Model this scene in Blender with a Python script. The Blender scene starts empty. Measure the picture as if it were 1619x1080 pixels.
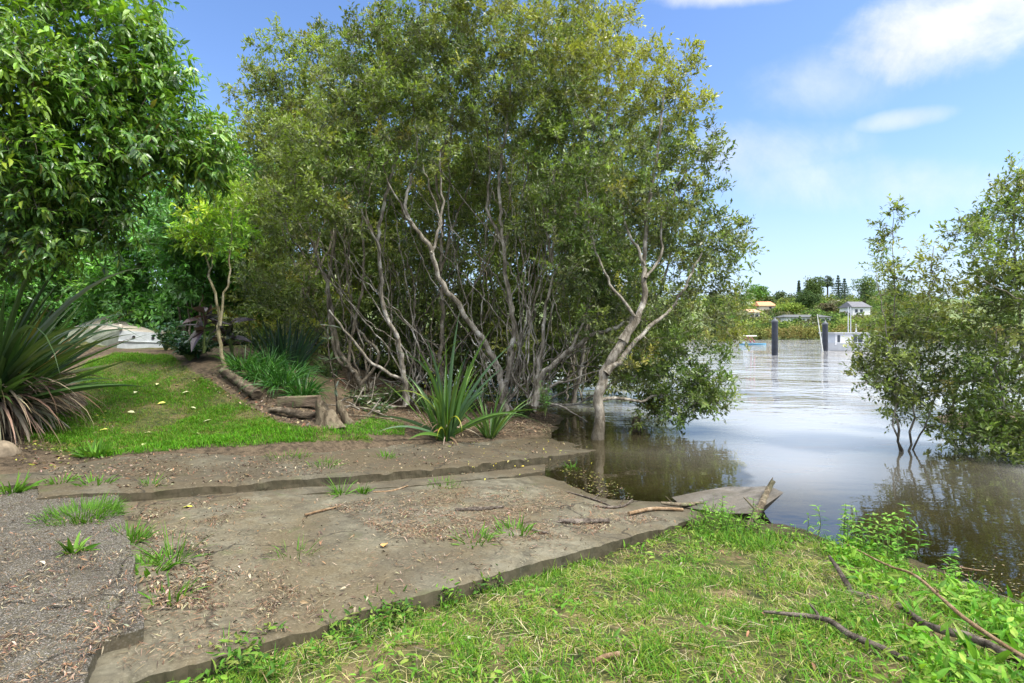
import bpy, math, random
import numpy as np
from mathutils import Vector

SC = bpy.context.scene
COL = SC.collection
F, CX, HY, CZ = 810.0, 809.5, 525.0, 2.0     # focal length / centre / horizon of the photograph, camera height
A0, BX, BY = 0.4164, -0.0598, -0.0497        # plane of the sloping boat ramp

def P(px, py, d):
    return np.array([(px-CX)/F*d, d, CZ-(py-HY)/F*d])
def G(px, py, z):
    return P(px, py, (CZ-z)*F/(py-HY))
def RP(px, py, off=0.0):
    X, V = (px-CX)/F, (py-HY)/F
    return P(px, py, (CZ-A0-off)/(V+BX*X+BY))
def RZ(x, y):
    return A0+BX*x+BY*y
def proj(p):
    p = np.atleast_2d(p)
    y = np.maximum(p[:, 1], 0.05)
    return np.stack([CX+F*p[:, 0]/y, HY-F*(p[:, 2]-CZ)/y], 1)
def in_poly(q, poly):
    x, y = q[:, 0], q[:, 1]
    poly = np.array(poly, float)
    c = np.zeros(len(q), bool)
    j = len(poly)-1
    for i in range(len(poly)):
        xi, yi, xj, yj = *poly[i], *poly[j]
        if yi != yj:
            c ^= ((yi > y) != (yj > y)) & (x < (xj-xi)*(y-yi)/(yj-yi)+xi)
        j = i
    return c
def unit(v):
    v = np.asarray(v, float)
    return v/np.maximum(np.linalg.norm(v, axis=-1, keepdims=True), 1e-9)

def hash2(i, j, s):
    h = np.sin(i*127.1+j*311.7+s*74.7)*43758.5453
    return h-np.floor(h)
def vnoise(x, y, sc, seed=0, octv=3):
    t = 0; a = 1; n = 0
    for o in range(octv):
        X, Y = np.asarray(x)*sc*2**o+seed*7.3, np.asarray(y)*sc*2**o-seed*3.1
        i, j = np.floor(X), np.floor(Y)
        u, v = X-i, Y-j
        u, v = u*u*(3-2*u), v*v*(3-2*v)
        t = t+a*((hash2(i, j, seed)*(1-u)+hash2(i+1, j, seed)*u)*(1-v)+(hash2(i, j+1, seed)*(1-u)+hash2(i+1, j+1, seed)*u)*v)
        n += a; a *= .5
    return t/n

# ---------------------------------------------------------------- meshes
class MB:
    """collects vertices and faces, then links them as ONE mesh object"""
    def __init__(s):
        s.v, s.f, s.c, s.n = [], {3: [], 4: []}, [], 0
        s.ng = []
    def add(s, v, faces, col=None):
        v = np.asarray(v, np.float32)
        s.v.append(v)
        for f in faces:
            f = np.asarray(f, np.int64)
            if len(f):
                s.f[f.shape[1]].append(f+s.n)
        c = np.ones((len(v), 4), np.float32)
        if col is not None:
            c[:, :3] = col
        s.c.append(c)
        s.n += len(v)
    def ngon(s, v, col=None):
        k = len(v)
        cen = np.mean(v, axis=0)
        vv = np.vstack([v, cen])
        s.add(vv, [np.array([[i, (i+1) % k, k] for i in range(k)])], col)
    def build(s, name, mat, parent=None, origin=None, smooth=True, attrs=None):
        V = np.concatenate(s.v) if s.v else np.zeros((0, 3), np.float32)
        Cc = np.concatenate(s.c) if s.c else np.zeros((0, 4), np.float32)
        o = np.zeros(3) if origin is None else np.asarray(origin, float)
        V = V-o.astype(np.float32)
        me = bpy.data.meshes.new(name)
        t = np.concatenate(s.f[3]) if s.f[3] else np.zeros((0, 3), np.int64)
        q = np.concatenate(s.f[4]) if s.f[4] else np.zeros((0, 4), np.int64)
        me.vertices.add(len(V)); me.vertices.foreach_set('co', V.ravel())
        me.loops.add(t.size+q.size)
        me.loops.foreach_set('vertex_index', np.concatenate([t.ravel(), q.ravel()]).astype(np.int32))
        me.polygons.add(len(t)+len(q))
        st = np.concatenate([np.arange(len(t))*3, len(t)*3+np.arange(len(q))*4]).astype(np.int32)
        me.polygons.foreach_set('loop_start', st)
        me.polygons.foreach_set('use_smooth', np.full(len(t)+len(q), smooth))
        a = me.attributes.new('Col', 'FLOAT_COLOR', 'POINT')
        a.data.foreach_set('color', Cc.ravel())
        for k, arr in (attrs or {}).items():
            a = me.attributes.new(k, 'FLOAT', 'POINT')
            a.data.foreach_set('value', np.asarray(arr, np.float32))
        me.update(calc_edges=True)
        me.validate()
        me.materials.append(mat)
        ob = bpy.data.objects.new(name, me)
        COL.objects.link(ob)
        if parent is not None:
            ob.parent = parent
            if origin is not None:
                ob.location = o-np.array(parent.location)
        elif origin is not None:
            ob.location = o
        return ob

def tag(o, label=None, cat=None, group=None, kind=None):
    if label: o['label'] = label
    if cat: o['category'] = cat
    if group: o['group'] = group
    if kind: o['kind'] = kind
    return o
def thing(name, label, cat, loc, group=None):
    o = bpy.data.objects.new(name, None)
    o.empty_display_size = .1
    COL.objects.link(o); o.location = [float(t) for t in loc]
    return tag(o, label, cat, group)

def spline(pts, step):
    """Catmull-Rom through rows (x, y, z, ...)"""
    pts = np.asarray(pts, float)
    if len(pts) < 2: return pts
    e = np.vstack([2*pts[0]-pts[1], pts, 2*pts[-1]-pts[-2]])
    out = []
    for i in range(1, len(e)-2):
        n = max(1, int(round(np.linalg.norm(e[i+1, :3]-e[i, :3])/step)))
        t = (np.arange(n)/n)[:, None]
        p0, p1, p2, p3 = e[i-1], e[i], e[i+1], e[i+2]
        out.append(.5*((2*p1)+(-p0+p2)*t+(2*p0-5*p1+4*p2-p3)*t**2+(-p0+3*p1-3*p2+p3)*t**3))
    out.append(pts[-1:])
    return np.concatenate(out)

def tube(mb, path, rad, sides=6, col=None, cap=False, rough=0.0, rng=None):
    path = np.asarray(path, float); n = len(path)
    rad = np.broadcast_to(np.asarray(rad, float), (n,))
    T = unit(np.gradient(path, axis=0))
    ref = np.array([0., 0., 1.]) if abs(T[0, 2]) < .9 else np.array([1., 0., 0.])
    U = np.zeros_like(T)
    u = unit(np.cross(T[0], ref))
    for i in range(n):
        u = unit(u-T[i]*np.dot(u, T[i])); U[i] = u
    W = np.cross(T, U)
    a = np.arange(sides)/sides*2*math.pi
    r = rad[:, None]*np.ones((1, sides))
    if rough and rng is not None:
        g = rng.normal(0, 1, (1, sides))*.6+rng.normal(0, 1, (n, sides))*.4
        r = r*(1+rough*g)
    v = path[:, None]+r[..., None]*(np.cos(a)[None, :, None]*U[:, None]+np.sin(a)[None, :, None]*W[:, None])
    v = v.reshape(-1, 3)
    i = np.arange(n-1)[:, None]*sides; j = np.arange(sides)[None]; k = (j+1) % sides
    f = np.stack([i+j, i+k, i+sides+k, i+sides+j], -1).reshape(-1, 4)
    mb.add(v, [f], col)
    if cap:
        mb.ngon(v[-sides:], col); mb.ngon(v[:sides][::-1], col)

def leaves(mb, B, D, N, L, W, col, shape='diamond', bend=.25):
    """B base points, D directions, N normals, L lengths, W widths, col (n,3)"""
    B = np.asarray(B, float); n = len(B)
    if not n: return
    D = unit(D); S = unit(np.cross(D, N)); N = np.cross(S, D)
    L = np.broadcast_to(L, (n,))[:, None]; W = np.broadcast_to(W, (n,))[:, None]
    if shape == 'diamond':
        m = B+D*L*.5-N*L*.0
        v = np.stack([B, m+S*W*.5+N*W*.16, B+D*L-N*L*bend*.3, m-S*W*.5+N*W*.16], 1)
        k = 4
        tr = np.array([[0, 2, 1], [0, 3, 2]]); qd = np.zeros((0, 4), int)
    else:
        def mid(t): return B+D*L*t-N*L*bend*t*t
        m1, m2, tp = mid(.33), mid(.68), mid(1.)
        v = np.stack([B, m1+S*W*.5+N*W*.14, m1, m1-S*W*.5+N*W*.14, m2+S*W*.38+N*W*.1, m2, m2-S*W*.38+N*W*.1, tp], 1)
        k = 8
        tr = np.array([[0, 2, 1], [0, 3, 2], [4, 5, 7], [5, 6, 7]])
        qd = np.array([[1, 2, 5, 4], [2, 3, 6, 5]])
    base = (np.arange(n)*k)[:, None, None]
    c = np.repeat(np.asarray(col), k, axis=0)
    mb.add(v.reshape(-1, 3), [(base+tr).reshape(-1, 3), (base+qd).reshape(-1, 4) if len(qd) else qd], c)

def blades(mb, B, az, el, L, W, droop, col, seg=3, fold=0.0, twist=None):
    """strap leaves / grass blades bending over; everything (n,)"""
    B = np.asarray(B, float); n = len(B)
    if not n: return
    az, el, L, W, droop = [np.broadcast_to(np.asarray(t, float), (n,)) for t in (az, el, L, W, droop)]
    rows = []
    p = B.copy(); ds = (L/seg)
    S = np.stack([-np.sin(az), np.cos(az), 0*az], 1)
    if twist is not None:
        tw = np.broadcast_to(twist, (n,))[:, None]
        up0 = np.stack([np.cos(az)*-np.sin(el), np.sin(az)*-np.sin(el), np.cos(el)], 1)
        S = unit(S*np.cos(tw)+up0*np.sin(tw))
    for i in range(seg+1):
        t = i/seg
        e = el-droop*t*t
        T = np.stack([np.cos(az)*np.cos(e), np.sin(az)*np.cos(e), np.sin(e)], 1)
        if i: p = p+T*ds[:, None]
        w = (W*(1-t**2.2)*(.72+.5*t*(1-t)*2))[:, None]*.5
        nn = np.cross(S, T)
        if i == seg:
            rows.append([p])
        elif fold:
            rows.append([p+S*w-nn*w*fold, p, p-S*w-nn*w*fold])
        else:
            rows.append([p+S*w, p-S*w])
    k = 3 if fold else 2
    v = np.stack([x for r in rows for x in r], 1)
    nv = v.shape[1]; qd = []; tr = []
    for i in range(seg-1):
        for j in range(k-1):
            a = i*k+j
            qd.append([a, a+1, a+k+1, a+k])
    a = (seg-1)*k
    for j in range(k-1):
        tr.append([a+j, a+j+1, nv-1])
    base = (np.arange(n)*nv)[:, None, None]
    c = np.repeat(np.asarray(col), nv, axis=0)
    mb.add(v.reshape(-1, 3), [(base+np.array(tr)).reshape(-1, 3), (base+np.array(qd)).reshape(-1, 4) if qd else np.zeros((0, 4), int)], c)

def palette(rng, n, cols, w=None, jit=.15):
    cols = np.array(cols, float)
    i = rng.choice(len(cols), n, p=None if w is None else np.array(w)/np.sum(w))
    c = cols[i]*(1+rng.normal(0, jit, (n, 1)))*(1+rng.normal(0, jit*.3, (n, 3)))
    return np.clip(c, .003, .95)

# ---------------------------------------------------------------- materials
class NT:
    def __init__(s, tree): s.t = tree; s.n = tree.nodes; s.l = tree.links
    def __call__(s, typ, ins=None, **kw):
        nd = s.n.new(typ)
        for k, v in kw.items(): setattr(nd, k, v)
        for k, v in (ins or {}).items():
            if hasattr(v, 'is_output'): s.l.new(v, nd.inputs[k])
            else: nd.inputs[k].default_value = v
        return nd
    def math(s, op, a, b=0.0, c=None, clamp=False):
        ins = {0: a, 1: b}
        if c is not None: ins[2] = c
        return s('ShaderNodeMath', ins, operation=op, use_clamp=clamp).outputs[0]
    def mix(s, f, a, b, typ='MIX'):
        m = s('ShaderNodeMix', None, data_type='RGBA', blend_type=typ, clamp_factor=True)
        for sk, v in ((m.inputs[0], f), (m.inputs[6], a), (m.inputs[7], b)):
            if hasattr(v, 'is_output'): s.l.new(v, sk)
            else: sk.default_value = (*v, 1) if isinstance(v, tuple) and len(v) == 3 else v
        return m.outputs[2]
    def noise(s, co, sc, det=4, rough=.55, dist=0.0):
        return s('ShaderNodeTexNoise', {'Vector': co, 'Scale': sc, 'Detail': det, 'Roughness': rough, 'Distortion': dist}).outputs[0]
    def ramp(s, f, lo, hi):
        return s('ShaderNodeMapRange', {0: f, 1: lo, 2: hi}, interpolation_type='SMOOTHSTEP').outputs[0]
    def bump(s, h, st, dist=.02):
        return s('ShaderNodeBump', {'Height': h, 'Strength': st, 'Distance': dist}).outputs[0]
def new_mat(name):
    m = bpy.data.materials.new(name); m.use_nodes = True
    m.node_tree.nodes.clear()
    t = NT(m.node_tree)
    out = t('ShaderNodeOutputMaterial')
    return m, t, out
def principled(t, out, col, rough=.8, normal=None, spec=.3, metal=0.0):
    ins = {'Base Color': (*col, 1) if isinstance(col, tuple) else col, 'Roughness': rough, 'Specular IOR Level': spec, 'Metallic': metal}
    b = t('ShaderNodeBsdfPrincipled', ins)
    if normal is not None: t.l.new(normal, b.inputs['Normal'])
    t.l.new(b.outputs[0], out.inputs[0])
    return b

def leaf_mat(name, trans=.42, rough=.45, spec=.35, tint=(1.08, 1.2, .5)):
    m, t, out = new_mat(name)
    a = t('ShaderNodeAttribute', attribute_name='Col').outputs['Color']
    b = t('ShaderNodeBsdfPrincipled', {'Base Color': a, 'Roughness': rough, 'Specular IOR Level': spec})
    tc = t.mix(1.0, a, (*tint, 1), 'MULTIPLY')
    tr = t('ShaderNodeBsdfTranslucent', {'Color': tc})
    mx = t('ShaderNodeMixShader', {0: trans, 1: b.outputs[0], 2: tr.outputs[0]})
    t.l.new(mx.outputs[0], out.inputs[0])
    return m
def attr_mat(name, rough=.8, spec=.2):
    m, t, out = new_mat(name)
    a = t('ShaderNodeAttribute', attribute_name='Col').outputs['Color']
    co = t('ShaderNodeNewGeometry').outputs['Position']
    n = t.noise(co, 35, 3)
    c = t.mix(n, t.mix(1.0, a, (.6, .6, .6, 1), 'MULTIPLY'), t.mix(1.0, a, (1.35, 1.35, 1.35, 1), 'MULTIPLY'))
    principled(t, out, c, rough, None, spec)
    return m
def bark_mat(name, c1, c2, c3, sc=9.0, stretch=(1, 1, .35), tide=False):
    m, t, out = new_mat(name)
    co = t('ShaderNodeTexCoord').outputs['Object']
    mp = t('ShaderNodeMapping', {'Vector': co, 'Scale': stretch}).outputs[0]
    n1 = t.noise(mp, sc, 6, .65); n2 = t.noise(co, sc*.35, 4, .6); n3 = t.noise(mp, sc*6, 4, .7)
    c = t.mix(t.ramp(n1, .38, .66), c1, c2)
    c = t.mix(t.math('MULTIPLY', t.ramp(n2, .52, .68), .8), c, c3)
    if tide:      # silt-stained foot up to the flood line
        z = t('ShaderNodeSeparateXYZ', {0: t('ShaderNodeNewGeometry').outputs['Position']}).outputs[2]
        c = t.mix(t.math('MULTIPLY', t.ramp(t.math('ADD', z, t.math('MULTIPLY', t.math('SUBTRACT', n1, .5), .4)), .42, .18), .75), c, (.050, .042, .026))
    h = t.math('ADD', t.math('MULTIPLY', n1, .7), t.math('MULTIPLY', n3, .4))
    principled(t, out, c, .9, t.bump(h, 1.0, .05), .15)
    return m
def plain_mat(name, col, rough=.6, spec=.3, var=.2, sc=3.0, metal=0.0, bump=0.0):
    m, t, out = new_mat(name)
    co = t('ShaderNodeTexCoord').outputs['Object']
    n = t.noise(co, sc, 6, .65)
    lo = tuple(max(0, x*(1-var)) for x in col); hi = tuple(min(1, x*(1+var)) for x in col)
    principled(t, out, t.mix(t.ramp(n, .3, .7), lo, hi), rough, t.bump(n, bump) if bump else None, spec, metal)
    return m

def concrete_mat(name, dark, light, silt, agg=0.0, siltpos=.5, moss=.5):
    m, t, out = new_mat(name)
    co = t('ShaderNodeNewGeometry').outputs['Position']
    big = t.noise(co, .9, 6, .62, .4); med = t.noise(co, 4.5, 7, .68, .6); fin = t.noise(co, 55, 5, .72)
    vor = t('ShaderNodeTexVoronoi', {'Vector': co, 'Scale': 85.0, 'Randomness': 1.0})
    c = t.mix(t.ramp(med, .32, .66), dark, light)
    c = t.mix(t.ramp(t.math('ADD', t.math('MULTIPLY', big, .7), t.math('MULTIPLY', med, .3)), siltpos-.09, siltpos+.09), c, silt)
    mo = t.noise(co, 2.1, 6, .7, .5)
    c = t.mix(t.math('MULTIPLY', t.ramp(mo, .56, .70), moss), c, (.075, .085, .030))
    st = t.noise(co, 11, 5, .75, 1.0)
    c = t.mix(t.math('MULTIPLY', t.ramp(st, .56, .68), .6), c, (.045, .038, .030))
    c = t.mix(t.math('MULTIPLY', t.ramp(fin, .5, .78), .40), c, tuple(min(1, x*1.9) for x in light))
    c = t.mix(t.math('MULTIPLY', t.ramp(fin, .46, .28), .5), c, tuple(x*.4 for x in dark))
    h = t.math('ADD', t.math('MULTIPLY', fin, .5), t.math('MULTIPLY', med, .8))
    if agg:
        vr = t('ShaderNodeSeparateColor', {0: vor.outputs['Color']}).outputs[0]
        stone = t.mix(vr, (.10, .085, .07), (.50, .46, .40))
        c = t.mix(t.math('MULTIPLY', t.ramp(vor.outputs['Distance'], .62, .35), agg), c, stone)
        h = t.math('ADD', h, t.math('MULTIPLY', t.ramp(vor.outputs['Distance'], .7, .1), 1.2))
    wrp = t('ShaderNodeVectorMath', {0: co, 1: t('ShaderNodeTexNoise', {'Vector': co, 'Scale': 1.3, 'Detail': 4}).outputs['Color']}, operation='ADD').outputs[0]
    crk = t('ShaderNodeTexVoronoi', {'Vector': wrp, 'Scale': .55}, feature='DISTANCE_TO_EDGE').outputs['Distance']
    ck = t.math('MULTIPLY', t.ramp(crk, .011, .002), t.ramp(mo, .40, .52))
    c = t.mix(t.math('MULTIPLY', ck, .85), c, (.03, .026, .018))
    dst = t.noise(co, .55, 5, .7, 1.2)
    c = t.mix(t.math('MULTIPLY', t.ramp(dst, .46, .60), .45), c, (.060, .050, .034))
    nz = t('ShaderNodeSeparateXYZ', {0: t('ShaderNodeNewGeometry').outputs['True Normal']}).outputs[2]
    steep = t.math('MULTIPLY', t.math('MULTIPLY', t.ramp(t.math('ABSOLUTE', nz), .75, .35), t.ramp(med, .30, .52)), .8)  # darker brown tone on steep faces, broken up by noise
    c = t.mix(steep, c, t.mix(t.ramp(med, .35, .65), (.040, .038, .018), (.10, .082, .05)))
    # damp, darker towards the water line: wet concrete
    z = t('ShaderNodeSeparateXYZ', {0: co}).outputs[2]
    wet = t.ramp(t.math('ADD', z, t.math('MULTIPLY', t.math('SUBTRACT', med, .5), .12)), .10, .0)
    h = t.math('MULTIPLY', h, t.ramp(t.math('ABSOLUTE', nz), .2, .8))
    c = t.mix(t.math('MULTIPLY', wet, .6), c, (.055, .045, .026))
    b = principled(t, out, c, .9, t.bump(h, .9, .012 if agg else .006), .25)
    t.l.new(t.math('SUBTRACT', .92, t.math('MULTIPLY', wet, .35)), b.inputs['Roughness'])
    return m

M_LEAF = leaf_mat('leaf', .40, .36, .55)
M_GLOSS = leaf_mat('glossy_leaf', .30, .32, .5)
M_BLADE = leaf_mat('blade', .3, .4, .4, (1.2, 1.15, .6))
M_GRASS = leaf_mat('grass_blade', .35, .6, .2, (1.2, 1.15, .6))
M_DRY = attr_mat('dry_leaf')
M_BARK = bark_mat('mangrove_bark', (.14, .118, .085), (.42, .375, .30), (.66, .62, .53), tide=True)
M_BARKD = bark_mat('dark_bark', (.10, .082, .056), (.28, .235, .17), (.42, .38, .30))
M_BARKY = bark_mat('young_bark', (.20, .17, .09), (.36, .31, .19), (.42, .39, .28), 14)
M_LOG = bark_mat('log_bark', (.06, .044, .03), (.20, .155, .105), (.28, .23, .16), 16, (.4, .4, 1))
M_STUMP = bark_mat('stump_wood', (.085, .066, .042), (.26, .21, .14), (.20, .19, .11), 16, (1, 1, .12))
M_STICK = bark_mat('stick_bark', (.07, .055, .042), (.20, .165, .13), (.30, .25, .20), 22, (1, 1, 1))
M_TANSTICK = bark_mat('tan_stick', (.24, .15, .08), (.42, .29, .17), (.50, .38, .25), 22, (1, 1, 1))
M_TIMBER = bark_mat('timber', (.10, .075, .05), (.25, .19, .13), (.20, .19, .10), 10, (.3, 1, 1))
EXPO = 1.4
SUN_ELV, SUN_AZI = 56, 115
SUN_E, SUN_ANG = 2.0, 9
SKY_STR, SKY_SAT, SKY_VAL, SKY_TINT = .11, 1.10, .86, (.95, .95, 1.08)
HORIZON, CLOUD = (2.4, 3.05, 4.2), (3.9, 3.93, 4.05, 1)
OVER_FILL = 4.0
MURK_SHEEN = (.33, .33, .33)
WAVE, WIOR = .05, 2.6
# ================================================================ camera, light, sky
cam = bpy.data.cameras.new('camera'); co_ = bpy.data.objects.new('camera', cam); COL.objects.link(co_)
co_.location = (0, 0, CZ); co_.rotation_euler = (math.pi/2, 0, 0)
cam.sensor_width = 36; cam.lens = F/1619*36; cam.shift_y = -15/1619; cam.clip_end = 6000; cam.clip_start = .05
SC.camera = co_
SC.view_settings.view_transform = 'Standard'; SC.view_settings.look = 'None'
SC.view_settings.exposure = EXPO; SC.view_settings.gamma = 1
SC.cycles.max_bounces = 12; SC.cycles.transparent_max_bounces = 12; SC.cycles.transmission_bounces = 6
SC.cycles.diffuse_bounces = 7; SC.cycles.caustics_reflective = False; SC.cycles.caustics_refractive = False
SC.cycles.sample_clamp_indirect = 6

SUN_EL, SUN_AZ = math.radians(SUN_ELV), math.radians(SUN_AZI)
sd = Vector((math.sin(SUN_AZ)*math.cos(SUN_EL), math.cos(SUN_AZ)*math.cos(SUN_EL), math.sin(SUN_EL)))
sl = bpy.data.lights.new('sun', 'SUN'); sl.energy = SUN_E; sl.angle = math.radians(SUN_ANG); sl.color = (1, .95, .86)
so = bpy.data.objects.new('sun', sl); COL.objects.link(so)
so.rotation_euler = sd.to_track_quat('Z', 'Y').to_euler(); so.location = (0, 0, 30)

w = bpy.data.worlds.new('World'); SC.world = w; w.use_nodes = True
w.node_tree.nodes.clear(); t = NT(w.node_tree)
wo = t('ShaderNodeOutputWorld')
sky = t('ShaderNodeTexSky', sky_type='NISHITA', sun_disc=False, sun_elevation=SUN_EL, sun_rotation=SUN_AZ, air_density=1.1, dust_density=.6, ozone_density=2.0).outputs[0]
gen = t('ShaderNodeTexCoord').outputs['Generated']
sx = t('ShaderNodeSeparateXYZ', {0: gen})
X, Y, Z = sx.outputs
yy = t.math('MAXIMUM', Y, .02)
uu = t.math('DIVIDE', X, yy); vv = t.math('DIVIDE', Z, yy)
n_lo = t.noise(gen, 3.2, 8, .62, .6); n_hi = t.noise(gen, 9, 7, .62, .3)
nz = t.math('ADD', t.math('MULTIPLY', t.math('SUBTRACT', n_lo, .5), 2.6), t.math('MULTIPLY', t.math('SUBTRACT', n_hi, .5), 1.5))
clouds = None
def cloud(px, py, rx, ry, tilt, dens, edge=.75, kn=1.0):
    """a cloud bank standing in one direction of the sky"""
    global clouds
    u0, v0 = (px-CX)/F, (HY-py)/F
    du = t.math('SUBTRACT', uu, u0); dv = t.math('SUBTRACT', vv, v0)
    c, s = math.cos(tilt), math.sin(tilt)
    a = t.math('ADD', t.math('MULTIPLY', du, c*F/rx), t.math('MULTIPLY', dv, s*F/rx))
    b = t.math('ADD', t.math('MULTIPLY', du, -s*F/ry), t.math('MULTIPLY', dv, c*F/ry))
    r2 = t.math('ADD', t.math('MULTIPLY', a, a), t.math('MULTIPLY', b, b))
    m = t.math('ADD', t.math('SUBTRACT', 1.0, r2), t.math('MULTIPLY', nz, kn))
    m = t.math('MULTIPLY', t.ramp(m, 0.0, edge), dens)
    m = t.math('MULTIPLY', m, t.ramp(Y, .02, .15))
    clouds = m if clouds is None else t.math('MAXIMUM', clouds, m)
cloud(1475, 60, 225, 88, .30, .97, 1.3, .9)
cloud(1600, -10, 190, 90, .3, .9, 1.4, .8)
cloud(1430, 188, 100, 22, .16, .55, 1.2, .5)
cloud(1150, -12, 150, 30, .05, .75, 1.1, .7)
cloud(1200, 240, 230, 60, .05, .5, 1.6, .9)
cloud(1400, 290, 330, 60, -.05, .5, 1.6, .9)
cloud(1330, 125, 180, 70, .2, .45, 1.6, .9)
cloud(1500, -330, 900, 170, .0, .9, 1.0, .9)
cloud(-300, 100, 260, 120, .1, .8, 1.0, .9)
# unseen broken white cover overhead and behind the viewer, added for fill light
up = t.ramp(t.math('ADD', Z, t.math('MULTIPLY', Y, -.35)), .30, .75)
ov = t.math('MULTIPLY', t.ramp(n_lo, .34, .52), t.math('MULTIPLY', up, .85))
clouds = t.math('MAXIMUM', clouds, ov)
hs = t('ShaderNodeHueSaturation', {'Hue': .5, 'Saturation': SKY_SAT, 'Value': SKY_VAL, 'Color': sky}).outputs[0]
hs = t.mix(1.0, hs, (*SKY_TINT, 1), 'MULTIPLY')
hz = t.math('MULTIPLY', t.ramp(Z, .34, -.02), .72)
hs = t.mix(hz, hs, HORIZON)
shade = t.math('ADD', .78, t.math('MULTIPLY', n_hi, .42))
hiup = t.math('MULTIPLY', t.ramp(Z, .55, .8), OVER_FILL)  # boosts the overhead cloud to brighten the ambient fill
cc = t.mix(1.0, CLOUD, t('ShaderNodeCombineColor', {0: shade, 1: shade, 2: shade}).outputs[0], 'MULTIPLY')
cc = t('ShaderNodeVectorMath', {0: cc, 3: t.math('ADD', 1.0, hiup)}, operation='SCALE').outputs[0]
sk = t.mix(clouds, hs, cc)
bg = t('ShaderNodeBackground', {'Color': sk, 'Strength': SKY_STR})
t.l.new(bg.outputs[0], wo.inputs[0])

# ================================================================ terrain
ctrl = []
def c_(p): ctrl.append(p)
for px, py, z in [(809,1080,.30),(1100,1080,.30),(1300,1080,.32),(1619,1080,.30),(1900,1080,.16),(1100,950,.20),(1300,950,.22),(1500,1000,.24),(1619,1010,.17),
                  (1195,840,0),(1300,852,0),(1400,870,0),(1480,905,0),(1560,942,0),(1640,978,0),(1760,1010,0),(1250,870,.07),(1400,920,.12),
                  (1255,805,-.40),(1300,795,-.50),(1330,760,-.75),(1470,800,-.16),(1619,870,-.14),(1300,700,-.9),(1619,720,-.25),(1500,740,-.22),(1210,740,-.6),(1380,640,-1.1),(1360,720,-.7),(1160,745,-.45),(1130,815,.03),(1175,818,.03),(1900,900,-.6),
                  (0,690,.58),(-120,690,.75),(200,695,.53),(100,640,.85),(300,640,.76),(420,660,.64),(200,600,1.12),(350,590,1.22),(520,668,.62),(600,688,.34),
                  (450,612,.98),(560,640,.50),(640,640,.32),(735,688,.20),(795,655,.15),(870,655,0),(860,690,0.02),(940,692,-.12),(1010,690,-.16),(1130,640,-.35),(1050,720,-.18),(1110,700,-.22)]:
    c_(G(px, py, z))
for px, py in [(330,1045),(530,985),(640,950),(780,915),(900,880),(1000,850),(1080,830)]:
    p = RP(px, py); p[2] = max(p[2]-.09-.03*(px > 600), .015); c_(p)
for px, py in [(60,1000),(60,850),(300,900),(500,850),(700,800),(850,850),(250,810),(500,770),(800,750),(1000,770)]:
    p = RP(px, py); p[2] -= .22; c_(p)
for px, py in [(100,740),(300,730),(560,715),(760,705),(860,700)]:
    p = RP(px, py, .1); p[2] -= .08; c_(p)
for p in [(-5.2,13,1.52),(-8,13,1.6),(-8,10.2,1.38),(-12,10,1.6),(-7.5,17,1.3),(-12,20,1.9),(-3,14,.5),(-1,14,.15),(1,14,-.35),(-4,18,.3),(-2.5,18,.05),(0,18,-.5),(3,16,-.8),(-6,25,.4),(-3,25,-.5),(6,14,-1.1),(9,9,-1.1),(8,5,-.6),
          (-3,0,.55),(0,0,.45),(4,0,.42),(7.5,1,0),(-8,2,.6),(0,-3,.5),(5,-3,.4),(-7,-3,.6),(-8,6,.8),(-13,4,.9)]:
    c_(np.array(p, float))
ctrl = np.array(ctrl)
def tps(r2): return .5*r2*np.log(np.maximum(r2, 1e-9))
def _fit():
    x = ctrl[:, :2]; n = len(x)
    K = tps(((x[:, None]-x[None])**2).sum(-1))+np.eye(n)*.02
    Q = np.hstack([np.ones((n, 1)), x])
    A = np.block([[K, Q], [Q.T, np.zeros((3, 3))]])
    return np.linalg.solve(A, np.concatenate([ctrl[:, 2], np.zeros(3)]))
_w = _fit()
def H(x, y):
    x, y = np.asarray(x, float).ravel(), np.asarray(y, float).ravel()
    out = np.zeros(len(x)); n = len(ctrl)
    for i in range(0, len(x), 8000):
        q = np.stack([x[i:i+8000], y[i:i+8000]], 1)
        K = tps(((q[:, None]-ctrl[None, :, :2])**2).sum(-1))
        out[i:i+8000] = K@_w[:n]+_w[n]+q@_w[n+1:]
    xs = np.interp(y, [-5, 0, 4, 8, 12, 16, 30, 200, 900], [8, 7, 4.5, 2, 0, -2, -9, -60, -300])
    s = np.clip((xs-x)/5+.5, 0, 1); macro = -1.3+3.1*s*s*(3-2*s)
    d = np.sqrt((x/1.15)**2+((y-8)/1.25)**2)
    b = np.clip((d-9)/4, 0, 1); b = b*b*(3-2*b)
    return np.clip(out, -1.6, 2.4)*(1-b)+macro*b
def H1(x, y): return float(H([x], [y])[0])
def on_ground(px, py):
    """the ground point seen at a pixel of the photograph"""
    d = np.linspace(1.2, 30, 1500)
    X, V = (px-CX)/F, (py-HY)/F
    k = np.nonzero(CZ-V*d <= H(X*d, d))[0]
    dd = d[k[0]] if len(k) else 30
    return P(px, py, dd)

def axis(a, b, st, far):
    core = np.arange(a, b+1e-6, st)
    g = np.cumsum(st*1.35**np.arange(1, 40))
    return np.concatenate([(a-g[g < far])[::-1], core, b+g[g < far]])
def grid_mesh(xs, ys, zf):
    XX, YY = np.meshgrid(xs, ys)
    v = np.stack([XX.ravel(), YY.ravel(), zf(XX.ravel(), YY.ravel())], 1)
    nx, ny = len(xs), len(ys)
    i = (np.arange(ny-1)[:, None]*nx+np.arange(nx-1)[None]).ravel()
    return v, np.stack([i, i+1, i+nx+1, i+nx], 1)

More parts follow.
